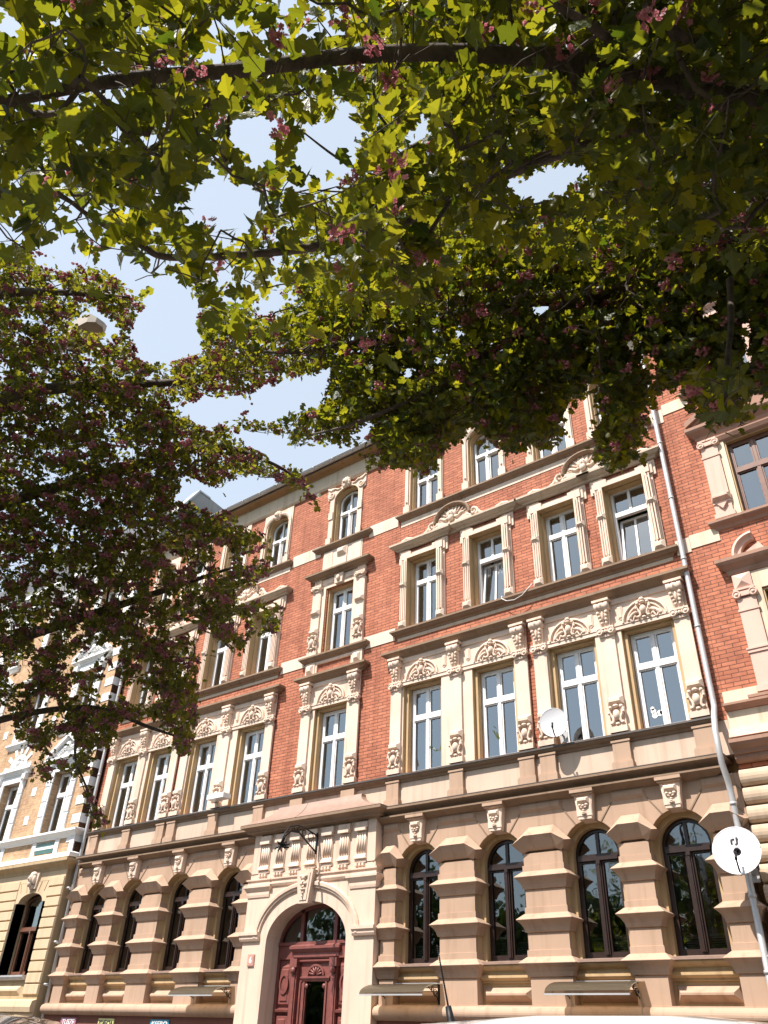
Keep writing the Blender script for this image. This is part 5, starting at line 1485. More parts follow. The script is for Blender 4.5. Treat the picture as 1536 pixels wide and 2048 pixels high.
GAPS = [[(470, 245), (515, 240), (552, 245), (540, 275), (530, 290), (545, 325), (520, 335), (495, 305), (470, 290)],
        [(604, 275), (640, 240), (680, 200), (712, 215), (720, 260), (712, 320), (700, 350), (650, 345), (600, 325), (590, 300)],
        [(385, 370), (425, 365), (480, 370), (520, 385), (530, 425), (480, 425), (455, 450), (420, 430), (400, 440), (370, 450), (375, 410)],
        [(125, 465), (150, 480), (140, 490), (118, 485)], [(70, 510), (140, 515), (150, 540), (120, 545), (75, 530)],
        [(238, 577), (275, 587), (331, 560), (363, 565), (400, 621), (392, 633), (388, 661), (404, 674), (406, 706), (379, 714), (347, 722), (315, 730), (279, 720), (275, 702), (279, 686), (258, 674), (262, 661), (301, 613), (291, 601), (262, 593), (234, 581)],
        [(214, 515), (240, 512), (238, 530), (215, 525)], [(150, 640), (185, 620), (230, 640), (240, 670), (220, 680), (190, 665), (160, 655)],
        [(355, 815), (398, 801), (408, 785), (440, 797), (464, 807), (476, 799), (497, 799), (501, 811), (480, 831), (456, 843), (424, 847), (408, 843), (392, 831), (363, 829)],
        [(517, 779), (537, 766), (557, 779), (565, 791), (573, 783), (577, 807), (565, 819), (561, 843), (537, 843), (501, 843), (484, 835), (509, 811)],
        [(592, 770), (640, 745), (660, 738), (650, 770), (640, 800), (638, 815), (605, 818), (595, 800)],
        [(452, 868), (545, 868), (549, 884), (577, 890), (585, 905), (680, 905), (740, 882), (760, 900), (720, 910), (640, 945), (625, 940), (600, 930), (575, 925), (552, 930), (530, 915), (505, 890), (480, 880)],
        [(359, 956), (371, 952), (388, 956), (432, 984), (452, 972), (464, 964), (480, 964), (484, 952), (541, 956), (549, 972), (525, 980), (456, 1013), (440, 1013), (408, 980), (375, 1009), (347, 997), (363, 976)],
        [(1015, 360), (1060, 350), (1120, 330), (1165, 325), (1175, 345), (1130, 380), (1090, 400), (1060, 400), (1020, 380)],
        [(850, 225), (860, 260), (820, 300), (800, 310), (815, 270)], [(497, 615), (530, 600), (590, 585), (600, 600), (560, 618), (535, 632), (515, 630)],
        [(909, 660), (931, 655), (928, 688), (912, 684)], [(871, 715), (894, 711), (892, 734), (875, 730)], [(799, 738), (826, 734), (820, 760), (803, 755)],
        [(700, 870), (735, 840), (745, 850), (725, 880), (705, 885)], [(1062, 612), (1100, 607), (1092, 638), (1070, 632)], [(1478, 640), (1500, 638), (1498, 690), (1503, 727), (1480, 735), (1488, 690)],
        [(1400, 605), (1436, 598), (1440, 630), (1408, 634)], [(0, 30), (35, 40), (40, 70), (10, 85), (0, 80)],
        [(60, 1270), (95, 1265), (105, 1290), (70, 1300)], [(20, 1330), (60, 1335), (55, 1370), (15, 1360)], [(130, 1320), (185, 1300), (200, 1330), (150, 1350)], [(60, 1395), (110, 1390), (125, 1440), (70, 1440)], [(0, 1440), (25, 1430), (30, 1475), (0, 1480)],
        [(190, 1370), (225, 1340), (245, 1365), (225, 1420), (205, 1410)], [(100, 1480), (150, 1470), (150, 1510), (105, 1520)]]
GAPS += [[(390, 1143), (412, 1140), (416, 1165), (395, 1168)], [(425, 1092), (458, 1085), (466, 1120), (455, 1155), (438, 1150), (430, 1120)], [(470, 1180), (505, 1168), (522, 1185), (508, 1210), (478, 1212)],
         [(324, 1252), (365, 1240), (398, 1250), (392, 1272), (345, 1275)], [(395, 1262), (425, 1270), (440, 1298), (402, 1325), (392, 1290)], [(250, 1375), (280, 1365), (297, 1380), (285, 1410), (258, 1408)], [(219, 1300), (238, 1296), (243, 1330), (225, 1336)],
         [(342, 1112), (367, 1110), (366, 1140), (346, 1143)], [(480, 1110), (508, 1106), (506, 1132), (484, 1132)], [(465, 1235), (488, 1230), (490, 1266), (470, 1268)], [(504, 1228), (523, 1224), (522, 1257), (508, 1256)], [(300, 1180), (318, 1176), (322, 1196), (304, 1200)], [(420, 1010), (445, 1008), (440, 1030), (424, 1032)]]
GAPSN = [(np.array(g)[:, 0].min(), np.array(g)[:, 0].max(), np.array(g)[:, 1].min(), np.array(g)[:, 1].max()) for g in GAPS]
def ingap(X, Y):
    r = np.zeros(X.shape, bool)
    for g, (a, b, c, d) in zip(GAPS, GAPSN):
        s = (X > a) & (X < b) & (Y > c) & (Y < d)
        if s.any():
            idx = np.nonzero(s)[0]
            r[idx] |= pip(g, X[idx], Y[idx])
    return r
def allowed(P, polys, margin=30, gaps=True):
    X, Y, z = proj(P)
    out = (z < .2) | (X < -margin) | (X > 1536 + margin) | (Y < -margin) | (Y > 2048 + margin)
    ok = np.zeros(X.shape, bool)
    for p in polys: ok |= pip(p, X, Y)
    if gaps: ok &= ~ingap(X, Y)
    return ok | out

def nrm(a): return a / (np.linalg.norm(a, axis=-1, keepdims=True) + 1e-9)

def shoots_in(polys, n, depth, rng):
    out = np.zeros((0, 3))
    P = np.concatenate([np.array(p, float) for p in polys])
    lo = np.maximum(P.min(0), [-120, -120]); hi = np.minimum(P.max(0), [1660, 2100])
    while len(out) < n:
        q = rng.uniform(lo, hi, (4 * n, 2))
        ok = np.zeros(len(q), bool)
        for p in polys: ok |= pip(p, q[:, 0], q[:, 1])
        ok &= ~ingap(q[:, 0], q[:, 1])
        q = q[ok]
        d = depth(q[:, 0], q[:, 1], rng)
        v = (q[:, :1] - 768) * RIGHT + (q[:, 1:] - 1024) * DOWN + FPX * FWD
        out = np.concatenate([out, CAMP + nrm(v) * d[:, None]])
    return out[:n]

def shoots_ell(c, r, n, rng, polys, shell=0.35):
    out = np.zeros((0, 3)); c = np.array(c); r = np.array(r)
    while len(out) < n:
        u = nrm(rng.normal(size=(2 * n, 3))) * (rng.uniform(shell ** 3, 1, (2 * n, 1)) ** (1 / 3))
        P = c + u * r
        X, Y, z = proj(P)
        vis = (z > .1) & (X > -150) & (X < 1690) & (Y > -150) & (Y < 2200)
        ok = ~vis & (np.linalg.norm(P - CAMP, axis=1) > 1.7) & (P[:, 2] > 2.3)
        out = np.concatenate([out, P[ok]])
    return out[:n]

LEAF_N = np.array([(0, 0), (.07, .05), (.13, .20), (.22, .37), (.33, .40), (.40, .34), (.42, .20), (.50, .27), (.58, .37), (.70, .35), (.735, .20), (.80, .19), (.90, .13), (1, 0)])
LEAF_F = np.array([(0, 0), (.16, .28), (.32, .40), (.43, .18), (.62, .36), (.78, .20), (1, 0)])

def grow(base, axes, lens, nl, size, rng, polys, prof, fold=.25, curl=.22, up=.85, szvar=.4, clear=None):
    """leaves along shoots; returns vertices (n, k, 3) and a tint per leaf"""
    n = len(base)
    t = rng.uniform(.1, 1.0, (n, nl)); ang = rng.uniform(0, 2 * pi, (n, nl))
    ref = nrm(np.cross(axes, np.array([0.0, 0, 1]) + .01)); ref2 = np.cross(axes, ref)
    side = cos_(ang)[..., None] * ref[:, None] + sin_(ang)[..., None] * ref2[:, None]
    pos = base[:, None] + axes[:, None] * (t * lens[:, None])[..., None] + side * rng.uniform(.01, .045, (n, nl, 1)) * (size / .055)
    d = nrm(side * .9 + axes[:, None] * rng.uniform(.1, .9, (n, nl, 1)) + rng.normal(0, .22, (n, nl, 3)))
    pos = pos.reshape(-1, 3); d = d.reshape(-1, 3)
    N = nrm(np.array([0, 0, 1.0]) * up + rng.normal(0, .55, d.shape))
    b = nrm(np.cross(N, d)); N = np.cross(d, b)
    sz = size * (1 + szvar * rng.uniform(-1, 1, len(pos)))
    ctr = pos + d * (sz * .5)[:, None]
    ok = allowed(ctr + rng.normal(0, .035, ctr.shape), polys, margin=60, gaps=False)
    tip = pos + d * (sz * .95)[:, None]; ok &= allowed(tip, polys, margin=60, gaps=False) | (rng.random(len(pos)) < .35)
    jx, jy = rng.normal(0, 5, (2, len(pos)))
    loose = rng.random(len(pos)) < .025
    for q in (ctr, tip, pos, ctr + b * (sz * .3)[:, None], ctr - b * (sz * .3)[:, None]):
        X, Y, _z = proj(q); ok &= ~ingap(X + jx, Y + jy) | (_z < .1) | loose
    ok &= np.linalg.norm(ctr - CAMP, axis=1) > 1.45
    if clear:                                                  # leaves that would hang right in front of a limb are sparse
        X, Y, _z = proj(ctr); dc = np.linalg.norm(ctr - CAMP, axis=1)
        for path, wpx, frac in clear:
            Q = np.array(path); qx, qy, qz = proj(Q); qd = np.linalg.norm(Q - CAMP, axis=1)
            D2 = (X[:, None] - qx) ** 2 + (Y[:, None] - qy) ** 2
            j = D2.argmin(1)
            hit = (np.sqrt(D2[np.arange(len(X)), j]) < wpx) & (dc < qd[j] + .03)
            ok &= ~hit | (rng.random(len(X)) > frac)
    pos, d, b, N, sz = pos[ok], d[ok], b[ok], N[ok], sz[ok]
    m = len(pos)
    k = len(prof)
    f = rng.uniform(-.1, fold * 2, (m, 1)); c = rng.uniform(-.15, curl * 2, (m, 1)); wd = rng.uniform(.8, 1.15, (m, 1))
    V = np.zeros((m, 2 * k, 3))
    for s, o in ((1, 0), (-1, k)):
        x = prof[None, :, 0]; y = prof[None, :, 1] * wd * s
        z = f * np.abs(y) - c * x * x * .6
        jx = 1 + .06 * rng.normal(size=(m, k)); 
        V[:, o:o + k] = pos[:, None] + sz[:, None, None] * ((x * jx)[..., None] * d[:, None] + y[..., None] * b[:, None] + z[..., None] * N[:, None])
    tint = np.clip(rng.normal(.45, .22, m), 0, 1)
    return V, tint
def cos_(a): return np.cos(a)
def sin_(a): return np.sin(a)

def poly_mesh(name, groups, mat, tint=None, smooth=False, rib=None):
    """groups: list of (verts (n,k,3), faces index array (f,m)) with the faces repeated for each of the n copies"""
    me = bpy.data.meshes.new(name)
    VV = []; LL = []; LS = []; off = 0; loff = 0
    TT = []
    for gi, (V, F) in enumerate(groups):
        n, k, _ = V.shape
        VV.append(V.reshape(-1, 3))
        F = np.array(F)
        idx = (np.arange(n)[:, None, None] * k + F[None]).reshape(-1, F.shape[1]) + off
        LL.append(idx.ravel()); LS.append(loff + np.arange(len(idx)) * F.shape[1])
        loff += idx.size; off += n * k
        if tint is not None: TT.append(np.repeat(tint[gi], len(F)))
    VV = np.concatenate(VV); LL = np.concatenate(LL); LS = np.concatenate(LS)
    me.vertices.add(len(VV)); me.vertices.foreach_set('co', VV.astype(np.float32).ravel())
    me.loops.add(len(LL)); me.loops.foreach_set('vertex_index', LL.astype(np.int32))
    me.polygons.add(len(LS)); me.polygons.foreach_set('loop_start', LS.astype(np.int32))
    me.update(calc_edges=True)
    if rib is not None:
        ar = me.attributes.new('rib', 'FLOAT', 'POINT'); ar.data.foreach_set('value', np.concatenate([np.tile(r, len(V)) for r, (V, F) in zip(rib, groups)]).astype(np.float32))
    if tint is not None:
        at_ = me.attributes.new('tint', 'FLOAT', 'FACE'); at_.data.foreach_set('value', np.concatenate(TT).astype(np.float32))
    if smooth: me.polygons.foreach_set('use_smooth', np.ones(len(LS), bool))
    me.materials.append(mat)
    return me

ICO = None
def ico():
    g = (1 + sqrt(5)) / 2
    v = nrm(np.array([(-1, g, 0), (1, g, 0), (-1, -g, 0), (1, -g, 0), (0, -1, g), (0, 1, g), (0, -1, -g), (0, 1, -g), (g, 0, -1), (g, 0, 1), (-g, 0, -1), (-g, 0, 1)], float))
    f = [(0, 11, 5), (0, 5, 1), (0, 1, 7), (0, 7, 10), (0, 10, 11), (1, 5, 9), (5, 11, 4), (11, 10, 2), (10, 7, 6), (7, 1, 8), (3, 9, 4), (3, 4, 2), (3, 2, 6), (3, 6, 8), (3, 8, 9), (4, 9, 5), (2, 4, 11), (6, 2, 10), (8, 6, 7), (9, 8, 1)]
    return v, f
OCT = (np.array([(1, 0, 0), (-1, 0, 0), (0, 1, 0), (0, -1, 0), (0, 0, 1), (0, 0, -1)], float), [(0, 2, 4), (2, 1, 4), (1, 3, 4), (3, 0, 4), (2, 0, 5), (1, 2, 5), (3, 1, 5), (0, 3, 5)])

def blossoms(ctrs, rad, nf, fr, rng, polys, near):
    """corymbs of small double flowers: domed clusters of florets (rosettes of petals when near)"""
    n = len(ctrs)
    u = nrm(rng.normal(size=(n, nf, 3))); u[..., 2] = np.abs(u[..., 2]) * .8 - .15
    P = (ctrs[:, None] + u * rad * rng.uniform(.35, 1.0, (n, nf, 1))).reshape(-1, 3)
    P = P[allowed(P, polys, margin=60)]
    m = len(P)
    if near:
        # rosettes: ten cupped petals in two rings
        k = 10
        N = nrm(rng.normal(size=(m, 3)) + np.array([0, 0, .5])); a = nrm(np.cross(N, rng.normal(size=(m, 3)))); b = np.cross(N, a)
        V = np.zeros((m, k * 4, 3))
        for i in range(k):
            th = 2 * pi * i / 5 + (i // 5) * .6; r = fr * (1.0 if i < 5 else .62); h = .25 if i < 5 else .75
            dirv = a * cos(th) + b * sin(th); sd = -a * sin(th) + b * cos(th)
            j = rng.normal(0, .12, (m, 1))
            V[:, 4 * i] = P; V[:, 4 * i + 1] = P + (dirv * .7 + sd * .42 + N * (h * .6 + j)) * r
            V[:, 4 * i + 2] = P + (dirv * 1.0 + N * (h + j)) * r; V[:, 4 * i + 3] = P + (dirv * .7 - sd * .42 + N * (h * .6 + j)) * r
        F = [(4 * i, 4 * i + 1, 4 * i + 2, 4 * i + 3) for i in range(k)]
        return V, F
    v, f = OCT
    V = P[:, None] + v[None] * fr * rng.uniform(.6, 1.3, (m, 6, 1))
    return V, f

def leafmat(name, d0, d1, t0, t1, mix=.5, ribs=False):
    m, t, b, N = newmat(name)
    out = t.nodes['Material Output']
    at_ = N('ShaderNodeAttribute'); at_.attribute_name = 'tint'
    def ramp(c0, c1):
        r = N('ShaderNodeValToRGB'); r.color_ramp.elements[0].color = (*c0, 1); r.color_ramp.elements[1].color = (*c1, 1)
        link(t, at_.outputs['Fac'], r.inputs['Fac']); return r
    r1 = ramp(d0, d1); r2 = ramp(t0, t1)
    rb = N('ShaderNodeAttribute'); rb.attribute_name = 'rib'
    rr_ = N('ShaderNodeMapRange'); rr_.inputs['From Min'].default_value = 0.0; rr_.inputs['From Max'].default_value = .05; rr_.inputs['To Min'].default_value = .55 if ribs else 0.0; rr_.inputs['To Max'].default_value = 0.0
    link(t, rb.outputs['Fac'], rr_.inputs['Value'])
    mv = N('ShaderNodeMixRGB'); mv.inputs['Color2'].default_value = (.14, .18, .05, 1); link(t, rr_.outputs[0], mv.inputs['Fac']); link(t, r1.outputs[0], mv.inputs['Color1'])
    geo = N('ShaderNodeNewGeometry'); nz = N('ShaderNodeTexNoise'); nz.inputs['Scale'].default_value = 55; nz.inputs['Detail'].default_value = 3; link(t, geo.outputs['Position'], nz.inputs['Vector'])
    bpn = N('ShaderNodeBump'); bpn.inputs['Strength'].default_value = .5; bpn.inputs['Distance'].default_value = .012; link(t, nz.outputs['Fac'], bpn.inputs['Height']); link(t, bpn.outputs[0], b.inputs['Normal'])
    link(t, mv.outputs[0], b.inputs['Base Color']); b.inputs['Roughness'].default_value = .42; b.inputs['Specular IOR Level'].default_value = .4
    tl = N('ShaderNodeBsdfTranslucent'); link(t, r2.outputs[0], tl.inputs['Color'])
    mx = N('ShaderNodeMixShader'); mx.inputs['Fac'].default_value = mix
    link(t, b.outputs[0], mx.inputs[1]); link(t, tl.outputs[0], mx.inputs[2]); link(t, mx.outputs[0], out.inputs['Surface'])
    return m
LM = leafmat('hawthorn_leaf', (.016, .034, .008), (.05, .085, .014), (.10, .15, .006), (.58, .52, .018), .5, True)
LM2 = leafmat('hawthorn_leaf_reddish', (.022, .034, .011), (.06, .075, .018), (.12, .15, .010), (.48, .44, .022), .5, True)
BLM = leafmat('hawthorn_blossom', (.40, .13, .17), (.72, .36, .40), (.45, .13, .17), (.70, .30, .34), .45)
BARK, _t, _b, _N = newmat('hawthorn_bark')
_geo = _N('ShaderNodeNewGeometry'); _n = _N('ShaderNodeTexNoise'); _n.inputs['Scale'].default_value = 22; _n.inputs['Detail'].default_value = 8; _n.inputs['Roughness'].default_value = .7
link(_t, _geo.outputs['Position'], _n.inputs['Vector'])
_r = _N('ShaderNodeValToRGB'); _r.color_ramp.elements[0].position = .3; _r.color_ramp.elements[1].position = .75
_r.color_ramp.elements[0].color = (.03, .022, .018, 1); _r.color_ramp.elements[1].color = (.16, .12, .095, 1)
link(_t, _n.outputs['Fac'], _r.inputs['Fac']); link(_t, _r.outputs[0], _b.inputs['Base Color']); _b.inputs['Roughness'].default_value = .85
_bp = _N('ShaderNodeBump'); _bp.inputs['Strength'].default_value = .9; _bp.inputs['Distance'].default_value = .012
link(_t, _n.outputs['Fac'], _bp.inputs['Height']); link(_t, _bp.outputs[0], _b.inputs['Normal'])

def smooth_path(pts, rad, n=8):
    pts = [np.array(p, float) for p in pts]
    out = []; rr = []
    for i in range(len(pts) - 1):
        p0 = pts[max(i - 1, 0)]; p1 = pts[i]; p2 = pts[i + 1]; p3 = pts[min(i + 2, len(pts) - 1)]
        for k in range(n):
            t = k / n
            out.append(.5 * ((2 * p1) + (-p0 + p2) * t + (2 * p0 - 5 * p1 + 4 * p2 - p3) * t * t + (-p0 + 3 * p1 - 3 * p2 + p3) * t ** 3))
            rr.append(rad[i] + (rad[i + 1] - rad[i]) * t)
    out.append(pts[-1]); rr.append(rad[-1])
    return out, rr

def connect(limb_nodes, pts):
    """join every shoot to the nearest part of the tree already there"""
    nodes = np.array(limb_nodes); nL = len(nodes)
    d = np.full(len(pts), 1e9); par = np.zeros(len(pts), int)
    D = np.linalg.norm(pts[:, None] - nodes[None, ::2], axis=2)
    par = D.argmin(1) * 2; d = D.min(1)
    done = np.zeros(len(pts), bool); order = []
    parent = np.zeros(len(pts), int)
    for _ in range(len(pts)):
        i = np.argmin(np.where(done, 1e9, d)); done[i] = True; parent[i] = par[i]; order.append(i)
        e = np.linalg.norm(pts - pts[i], axis=1) + .04
        better = (~done) & (e < d)
        d[better] = e[better]; par[better] = nL + i
    cnt = np.ones(len(pts))
    for i in reversed(order):
        if parent[i] >= nL: cnt[parent[i] - nL] += cnt[i]
    return parent, cnt, nL

def twig_mesh(limb_nodes, pts, tips, rng, polys, rmin=.0016):
    parent, cnt, nL = connect(limb_nodes, pts)
    A = np.where((parent < nL)[:, None], np.array(limb_nodes)[np.minimum(parent, nL - 1)], pts[np.maximum(parent - nL, 0)])
    B = pts; r1 = np.minimum(rmin * cnt ** .36, .011); r0 = r1 * 1.08
    L = np.linalg.norm(B - A, axis=1)
    mid = (A + B) / 2 + rng.normal(0, .06, A.shape) * L[:, None]
    ok = np.ones(len(B), bool)
    for q in np.linspace(.06, .98, 12): ok &= allowed(A * (1 - q) + B * q, polys)
    ok &= allowed(mid, polys)
    segs = []
    for a, m_, b, ra, rb, o in zip(A, mid, B, r0, r1, ok):
        if o and np.linalg.norm(b - a) < .55: segs.append((a, m_, b, ra, (ra + rb) / 2, rb))
    okt = allowed(tips, polys, margin=60)
    for q in np.linspace(.1, .9, 7): okt &= allowed(pts * (1 - q) + tips * q, polys, margin=60)
    for b, tp, o in zip(pts, tips, okt):
        if o: segs.append((b, (b + tp) / 2 + rng.normal(0, .012, 3), b * .25 + tp * .75, rmin * .9, rmin * .7, rmin * .4))
    n = len(segs); K = 5
    P = np.array([[s[0], s[1], s[2]] for s in segs]); Rr = np.array([[s[3], s[4], s[5]] for s in segs])
    t = nrm(P[:, 2] - P[:, 0]); u = nrm(np.cross(t, np.array([.3, .5, .81]))); q = np.cross(t, u)
    V = np.zeros((n, 3 * K, 3))
    for i in range(3):
        for j in range(K):
            a = 2 * pi * j / K
            V[:, i * K + j] = P[:, i] + Rr[:, i:i + 1] * (cos(a) * u + sin(a) * q)
    F = [(i * K + j, i * K + (j + 1) % K, (i + 1) * K + (j + 1) % K, (i + 1) * K + j) for i in range(2) for j in range(K)]
    return poly_mesh('twigs', [(V, F)], BARK, smooth=True)

def build_tree(label, base, limbs, layers, polys, mat, rng):
    """limbs: [(points, radii)]; layers: dict(shoots, len, leaves, size, profile, bloom, ...)"""
    root = thing('hawthorn_tree', label, 'tree', base, 'hawthorns along the street')
    inv = (-base[0], -base[1], -base[2])
    m = M(); nodes = []
    for pts, rad in limbs:
        p, r = smooth_path(pts, rad)
        m.tube(p, r, 12)
        nodes += list(p)
    m.obj('trunk', [BARK], root, inv)
    G = []; T = []; BG = []; BT = []; allp = []; allt = []
    for Ly in layers:
        P = Ly['pts']; n = len(P)
        ax = rng.normal(size=(n, 3)) * np.array([1, 1, .45]) + np.array(Ly.get('dir', (0, 0, .0)))
        ax = nrm(ax); ln = Ly['len'] * rng.uniform(.6, 1.3, n)
        V, t = grow(P, ax, ln, Ly['leaves'], Ly['size'], rng, Ly.get('polys', polys), Ly['prof'], clear=Ly.get('clear'))
        k = len(Ly['prof'])
        G.append((V, [tuple(range(k)), tuple(range(2 * k - 1, k - 1, -1))])); T.append(t)
        sel = rng.random(n) < Ly['bloom']
        nb = int(sel.sum())
        if nb:
            reps = Ly.get('bloom_n', 1)
            C = np.concatenate([P[sel] + ax[sel] * ln[sel][:, None] * rng.uniform(.2, 1.1, (nb, 1)) + rng.normal(0, .02, (nb, 3)) + np.array([0, 0, .015]) for _ in range(reps)])
            near = Ly.get('near', False)
            V, F = blossoms(C, Ly.get('brad', .035), Ly.get('bn', 12), Ly.get('bf', .011), rng, Ly.get('polys', polys), near)
            BG.append((V, F)); BT.append(np.clip(rng.normal(.4, .25, len(V)), 0, 1))
        if Ly.get('twigs', True): allp.append(P); allt.append(P + ax * ln[:, None])
    mkobj('crown', poly_mesh('crown', G, mat, T, rib=[np.tile(L_['prof'][:, 1], 2) for L_ in layers]), root, inv)
    if BG: mkobj('blossom', poly_mesh('blossom', BG, BLM, BT), root, inv)
    if allp: mkobj('twigs', twig_mesh(nodes, np.concatenate(allp), np.concatenate(allt), rng, polys), root, inv)
    return root

# --- the tree overhead (trunk to the right of the viewer)
TB = (1.75, -12.1, 0.0)
fork = np.array([1.6, -12.05, 2.5])
A_ = [np.array([1.6, -12.05, 2.4]), np.array([1.0, -12.25, 3.5])] + [at(*q) for q in ((1536, 195, 2.9), (1380, 168, 2.75), (1100, 118, 2.55), (900, 105, 2.45), (700, 112, 2.4), (480, 140, 2.35), (250, 158, 2.3), (60, 195, 2.25), (-200, 260, 2.2))]
limbsR = [([np.array(TB), np.array([1.72, -12.1, 1.2]), fork, np.array([1.45, -11.9, 3.8]), np.array([1.2, -11.6, 5.2]), np.array([1.3, -11.3, 7.0])], [.20, .17, .155, .12, .09, .03]),
          (A_, [.09, .065, .044, .036, .027, .023, .021, .019, .016, .012, .005]),
          ([at(1420, 172, 2.77), at(1330, 230, 2.78), at(1230, 278, 2.8), at(1140, 297, 2.8), at(1018, 345, 2.8), at(888, 400, 2.75), at(768, 465, 2.7), at(640, 492, 2.6), at(540, 505, 2.55), at(345, 515, 2.5), at(280, 490, 2.45), at(200, 445, 2.4), at(150, 410, 2.4), at(88, 350, 2.4), at(80, 230, 2.4)],
           [.03, .027, .024, .022, .020, .018, .016, .014, .012, .010, .009, .0075, .006, .005, .003]),
          ([at(470, 142, 2.35), at(380, 250, 2.35), at(330, 285, 2.3), at(260, 325, 2.25), at(200, 375, 2.2)], [.014, .012, .011, .009, .005]),
          ([at(1300, 140, 2.7), at(1260, 110, 2.5), at(1180, 50, 2.3), at(1110, 10, 2.2)], [.016, .013, .011, .007]),
          ([at(1480, 165, 2.85), at(1440, 130, 2.6), at(1350, 60, 2.4), at(1290, 10, 2.3)], [.018, .014, .011, .007]),
          ([np.array([1.42, -11.9, 3.9]), np.array([.7, -11.3, 4.6]), at(1560, 400, 4.9), at(1490, 440, 4.9), at(1418, 500, 4.95), at(1318, 545, 5.0), at(1200, 597, 5.1), at(1080, 598, 5.2), at(960, 620, 5.3), at(820, 660, 5.5), at(690, 690, 5.8), at(560, 705, 6.2), at(440, 690, 6.6)],
           [.13, .12, .105, .095, .085, .075, .062, .045, .035, .028, .022, .015, .006]),
          ([at(1250, 572, 5.05), at(1143, 605, 5.0), at(1050, 665, 4.9), at(990, 697, 4.8), at(900, 760, 4.7), at(800, 810, 4.7), at(700, 850, 4.8), at(620, 870, 5.0)], [.045, .040, .034, .028, .022, .017, .012, .005]),
          ([at(1460, 560, 3.0), at(1462, 640, 2.7), at(1455, 720, 2.4), at(1452, 790, 2.3), at(1448, 850, 2.3)], [.012, .009, .007, .005, .003]),
          ([at(1400, 510, 4.95), at(1330, 620, 4.8), at(1260, 740, 4.6), at(1235, 830, 4.5), at(1228, 930, 4.5)], [.03, .022, .015, .010, .004]),
          ([np.array([1.45, -11.9, 3.8]), np.array([.6, -11.6, 5.4]), at(1250, 300, 6.0), at(1050, 260, 6.6), at(860, 280, 7.0), at(730, 340, 7.2), at(600, 260, 7.4)], [.08, .07, .05, .04, .028, .015, .006])]
rng = np.random.default_rng(5)
UN = [C_NEAR, C_MID, C_FAR, C_FAR2, C_FAR3, C_NEAR2]
near_d = lambda x, y, r: r.uniform(1.7, 3.2, len(x))
near_d2 = lambda x, y, r: r.uniform(2.1, 4.4, len(x))
CLEAR = [(smooth_path(*limbsR[1])[0], 30, .9), (smooth_path(*limbsR[2])[0], 14, .45), (smooth_path(*limbsR[6])[0], 24, .8), (smooth_path(*limbsR[7])[0], 14, .75)]
mid_d = lambda x, y, r: np.interp(x, [380, 600, 800, 1100, 1600], [6.5, 5.9, 5.2, 4.9, 4.4]) + r.uniform(-.8, .8, len(x))
far_d = lambda x, y, r: r.uniform(6.2, 8.4, len(x))
layersR = [
    dict(pts=(lambda p: p[proj(p)[0] < 760])(shoots_in([C_NEAR], 600, near_d, rng)), len=.20, leaves=11, size=.050, prof=LEAF_N, bloom=.30, brad=.032, bn=17, bf=.0085, near=True, polys=[C_NEAR, C_MID], clear=CLEAR),
    dict(pts=(lambda p: p[proj(p)[0] >= 740])(shoots_in([C_NEAR], 1750, near_d2, rng)), len=.20, leaves=13, size=.048, prof=LEAF_N, bloom=.22, brad=.032, bn=16, bf=.0085, near=True, polys=[C_NEAR, C_MID], clear=CLEAR),
    dict(pts=shoots_in([[(-60, 60), (330, 40), (430, 280), (300, 420), (60, 360), (-60, 300)]], 22, lambda x, y, r: r.uniform(1.55, 2.1, len(x)), rng), len=.2, leaves=9, size=.056, prof=LEAF_N, bloom=.12, brad=.03, bn=16, bf=.0085, near=True, polys=[C_NEAR], clear=CLEAR),
    dict(pts=shoots_in([C_NEAR2], 16, lambda x, y, r: r.uniform(2.15, 2.6, len(x)), rng), len=.16, leaves=11, size=.058, prof=LEAF_N, bloom=.15, brad=.03, bn=12, bf=.0095, near=True, polys=[C_NEAR2]),
    dict(pts=shoots_in([C_MID], 3100, mid_d, rng), len=.24, leaves=18, size=.047, prof=LEAF_N, bloom=.34, brad=.036, bn=16, bf=.011, polys=[C_MID, C_NEAR, C_FAR], clear=CLEAR[2:]),
    dict(pts=shoots_in([C_FAR], 1500, far_d, rng), len=.26, leaves=20, size=.048, prof=LEAF_F, bloom=.12, polys=[C_FAR, C_NEAR, C_MID, C_FAR2]),
    dict(pts=shoots_in([C_FAR2, C_FAR3], 60, far_d, rng), len=.2, leaves=20, size=.05, prof=LEAF_F, bloom=.3, polys=[C_FAR2, C_FAR3, C_NEAR]),
    dict(pts=shoots_ell((1.2, -11.8, 5.4), (3.0, 2.6, 2.6), 2800, rng, UN), len=.28, leaves=18, size=.070, prof=LEAF_F, bloom=.15, twigs=False),  # unseen upper crown, thickened to shade the leaves below it
]
build_tree('hawthorn overhead at the right with large green lobed leaves, dark limbs and few pink blossoms', TB, limbsR, layersR, UN, LM, rng)

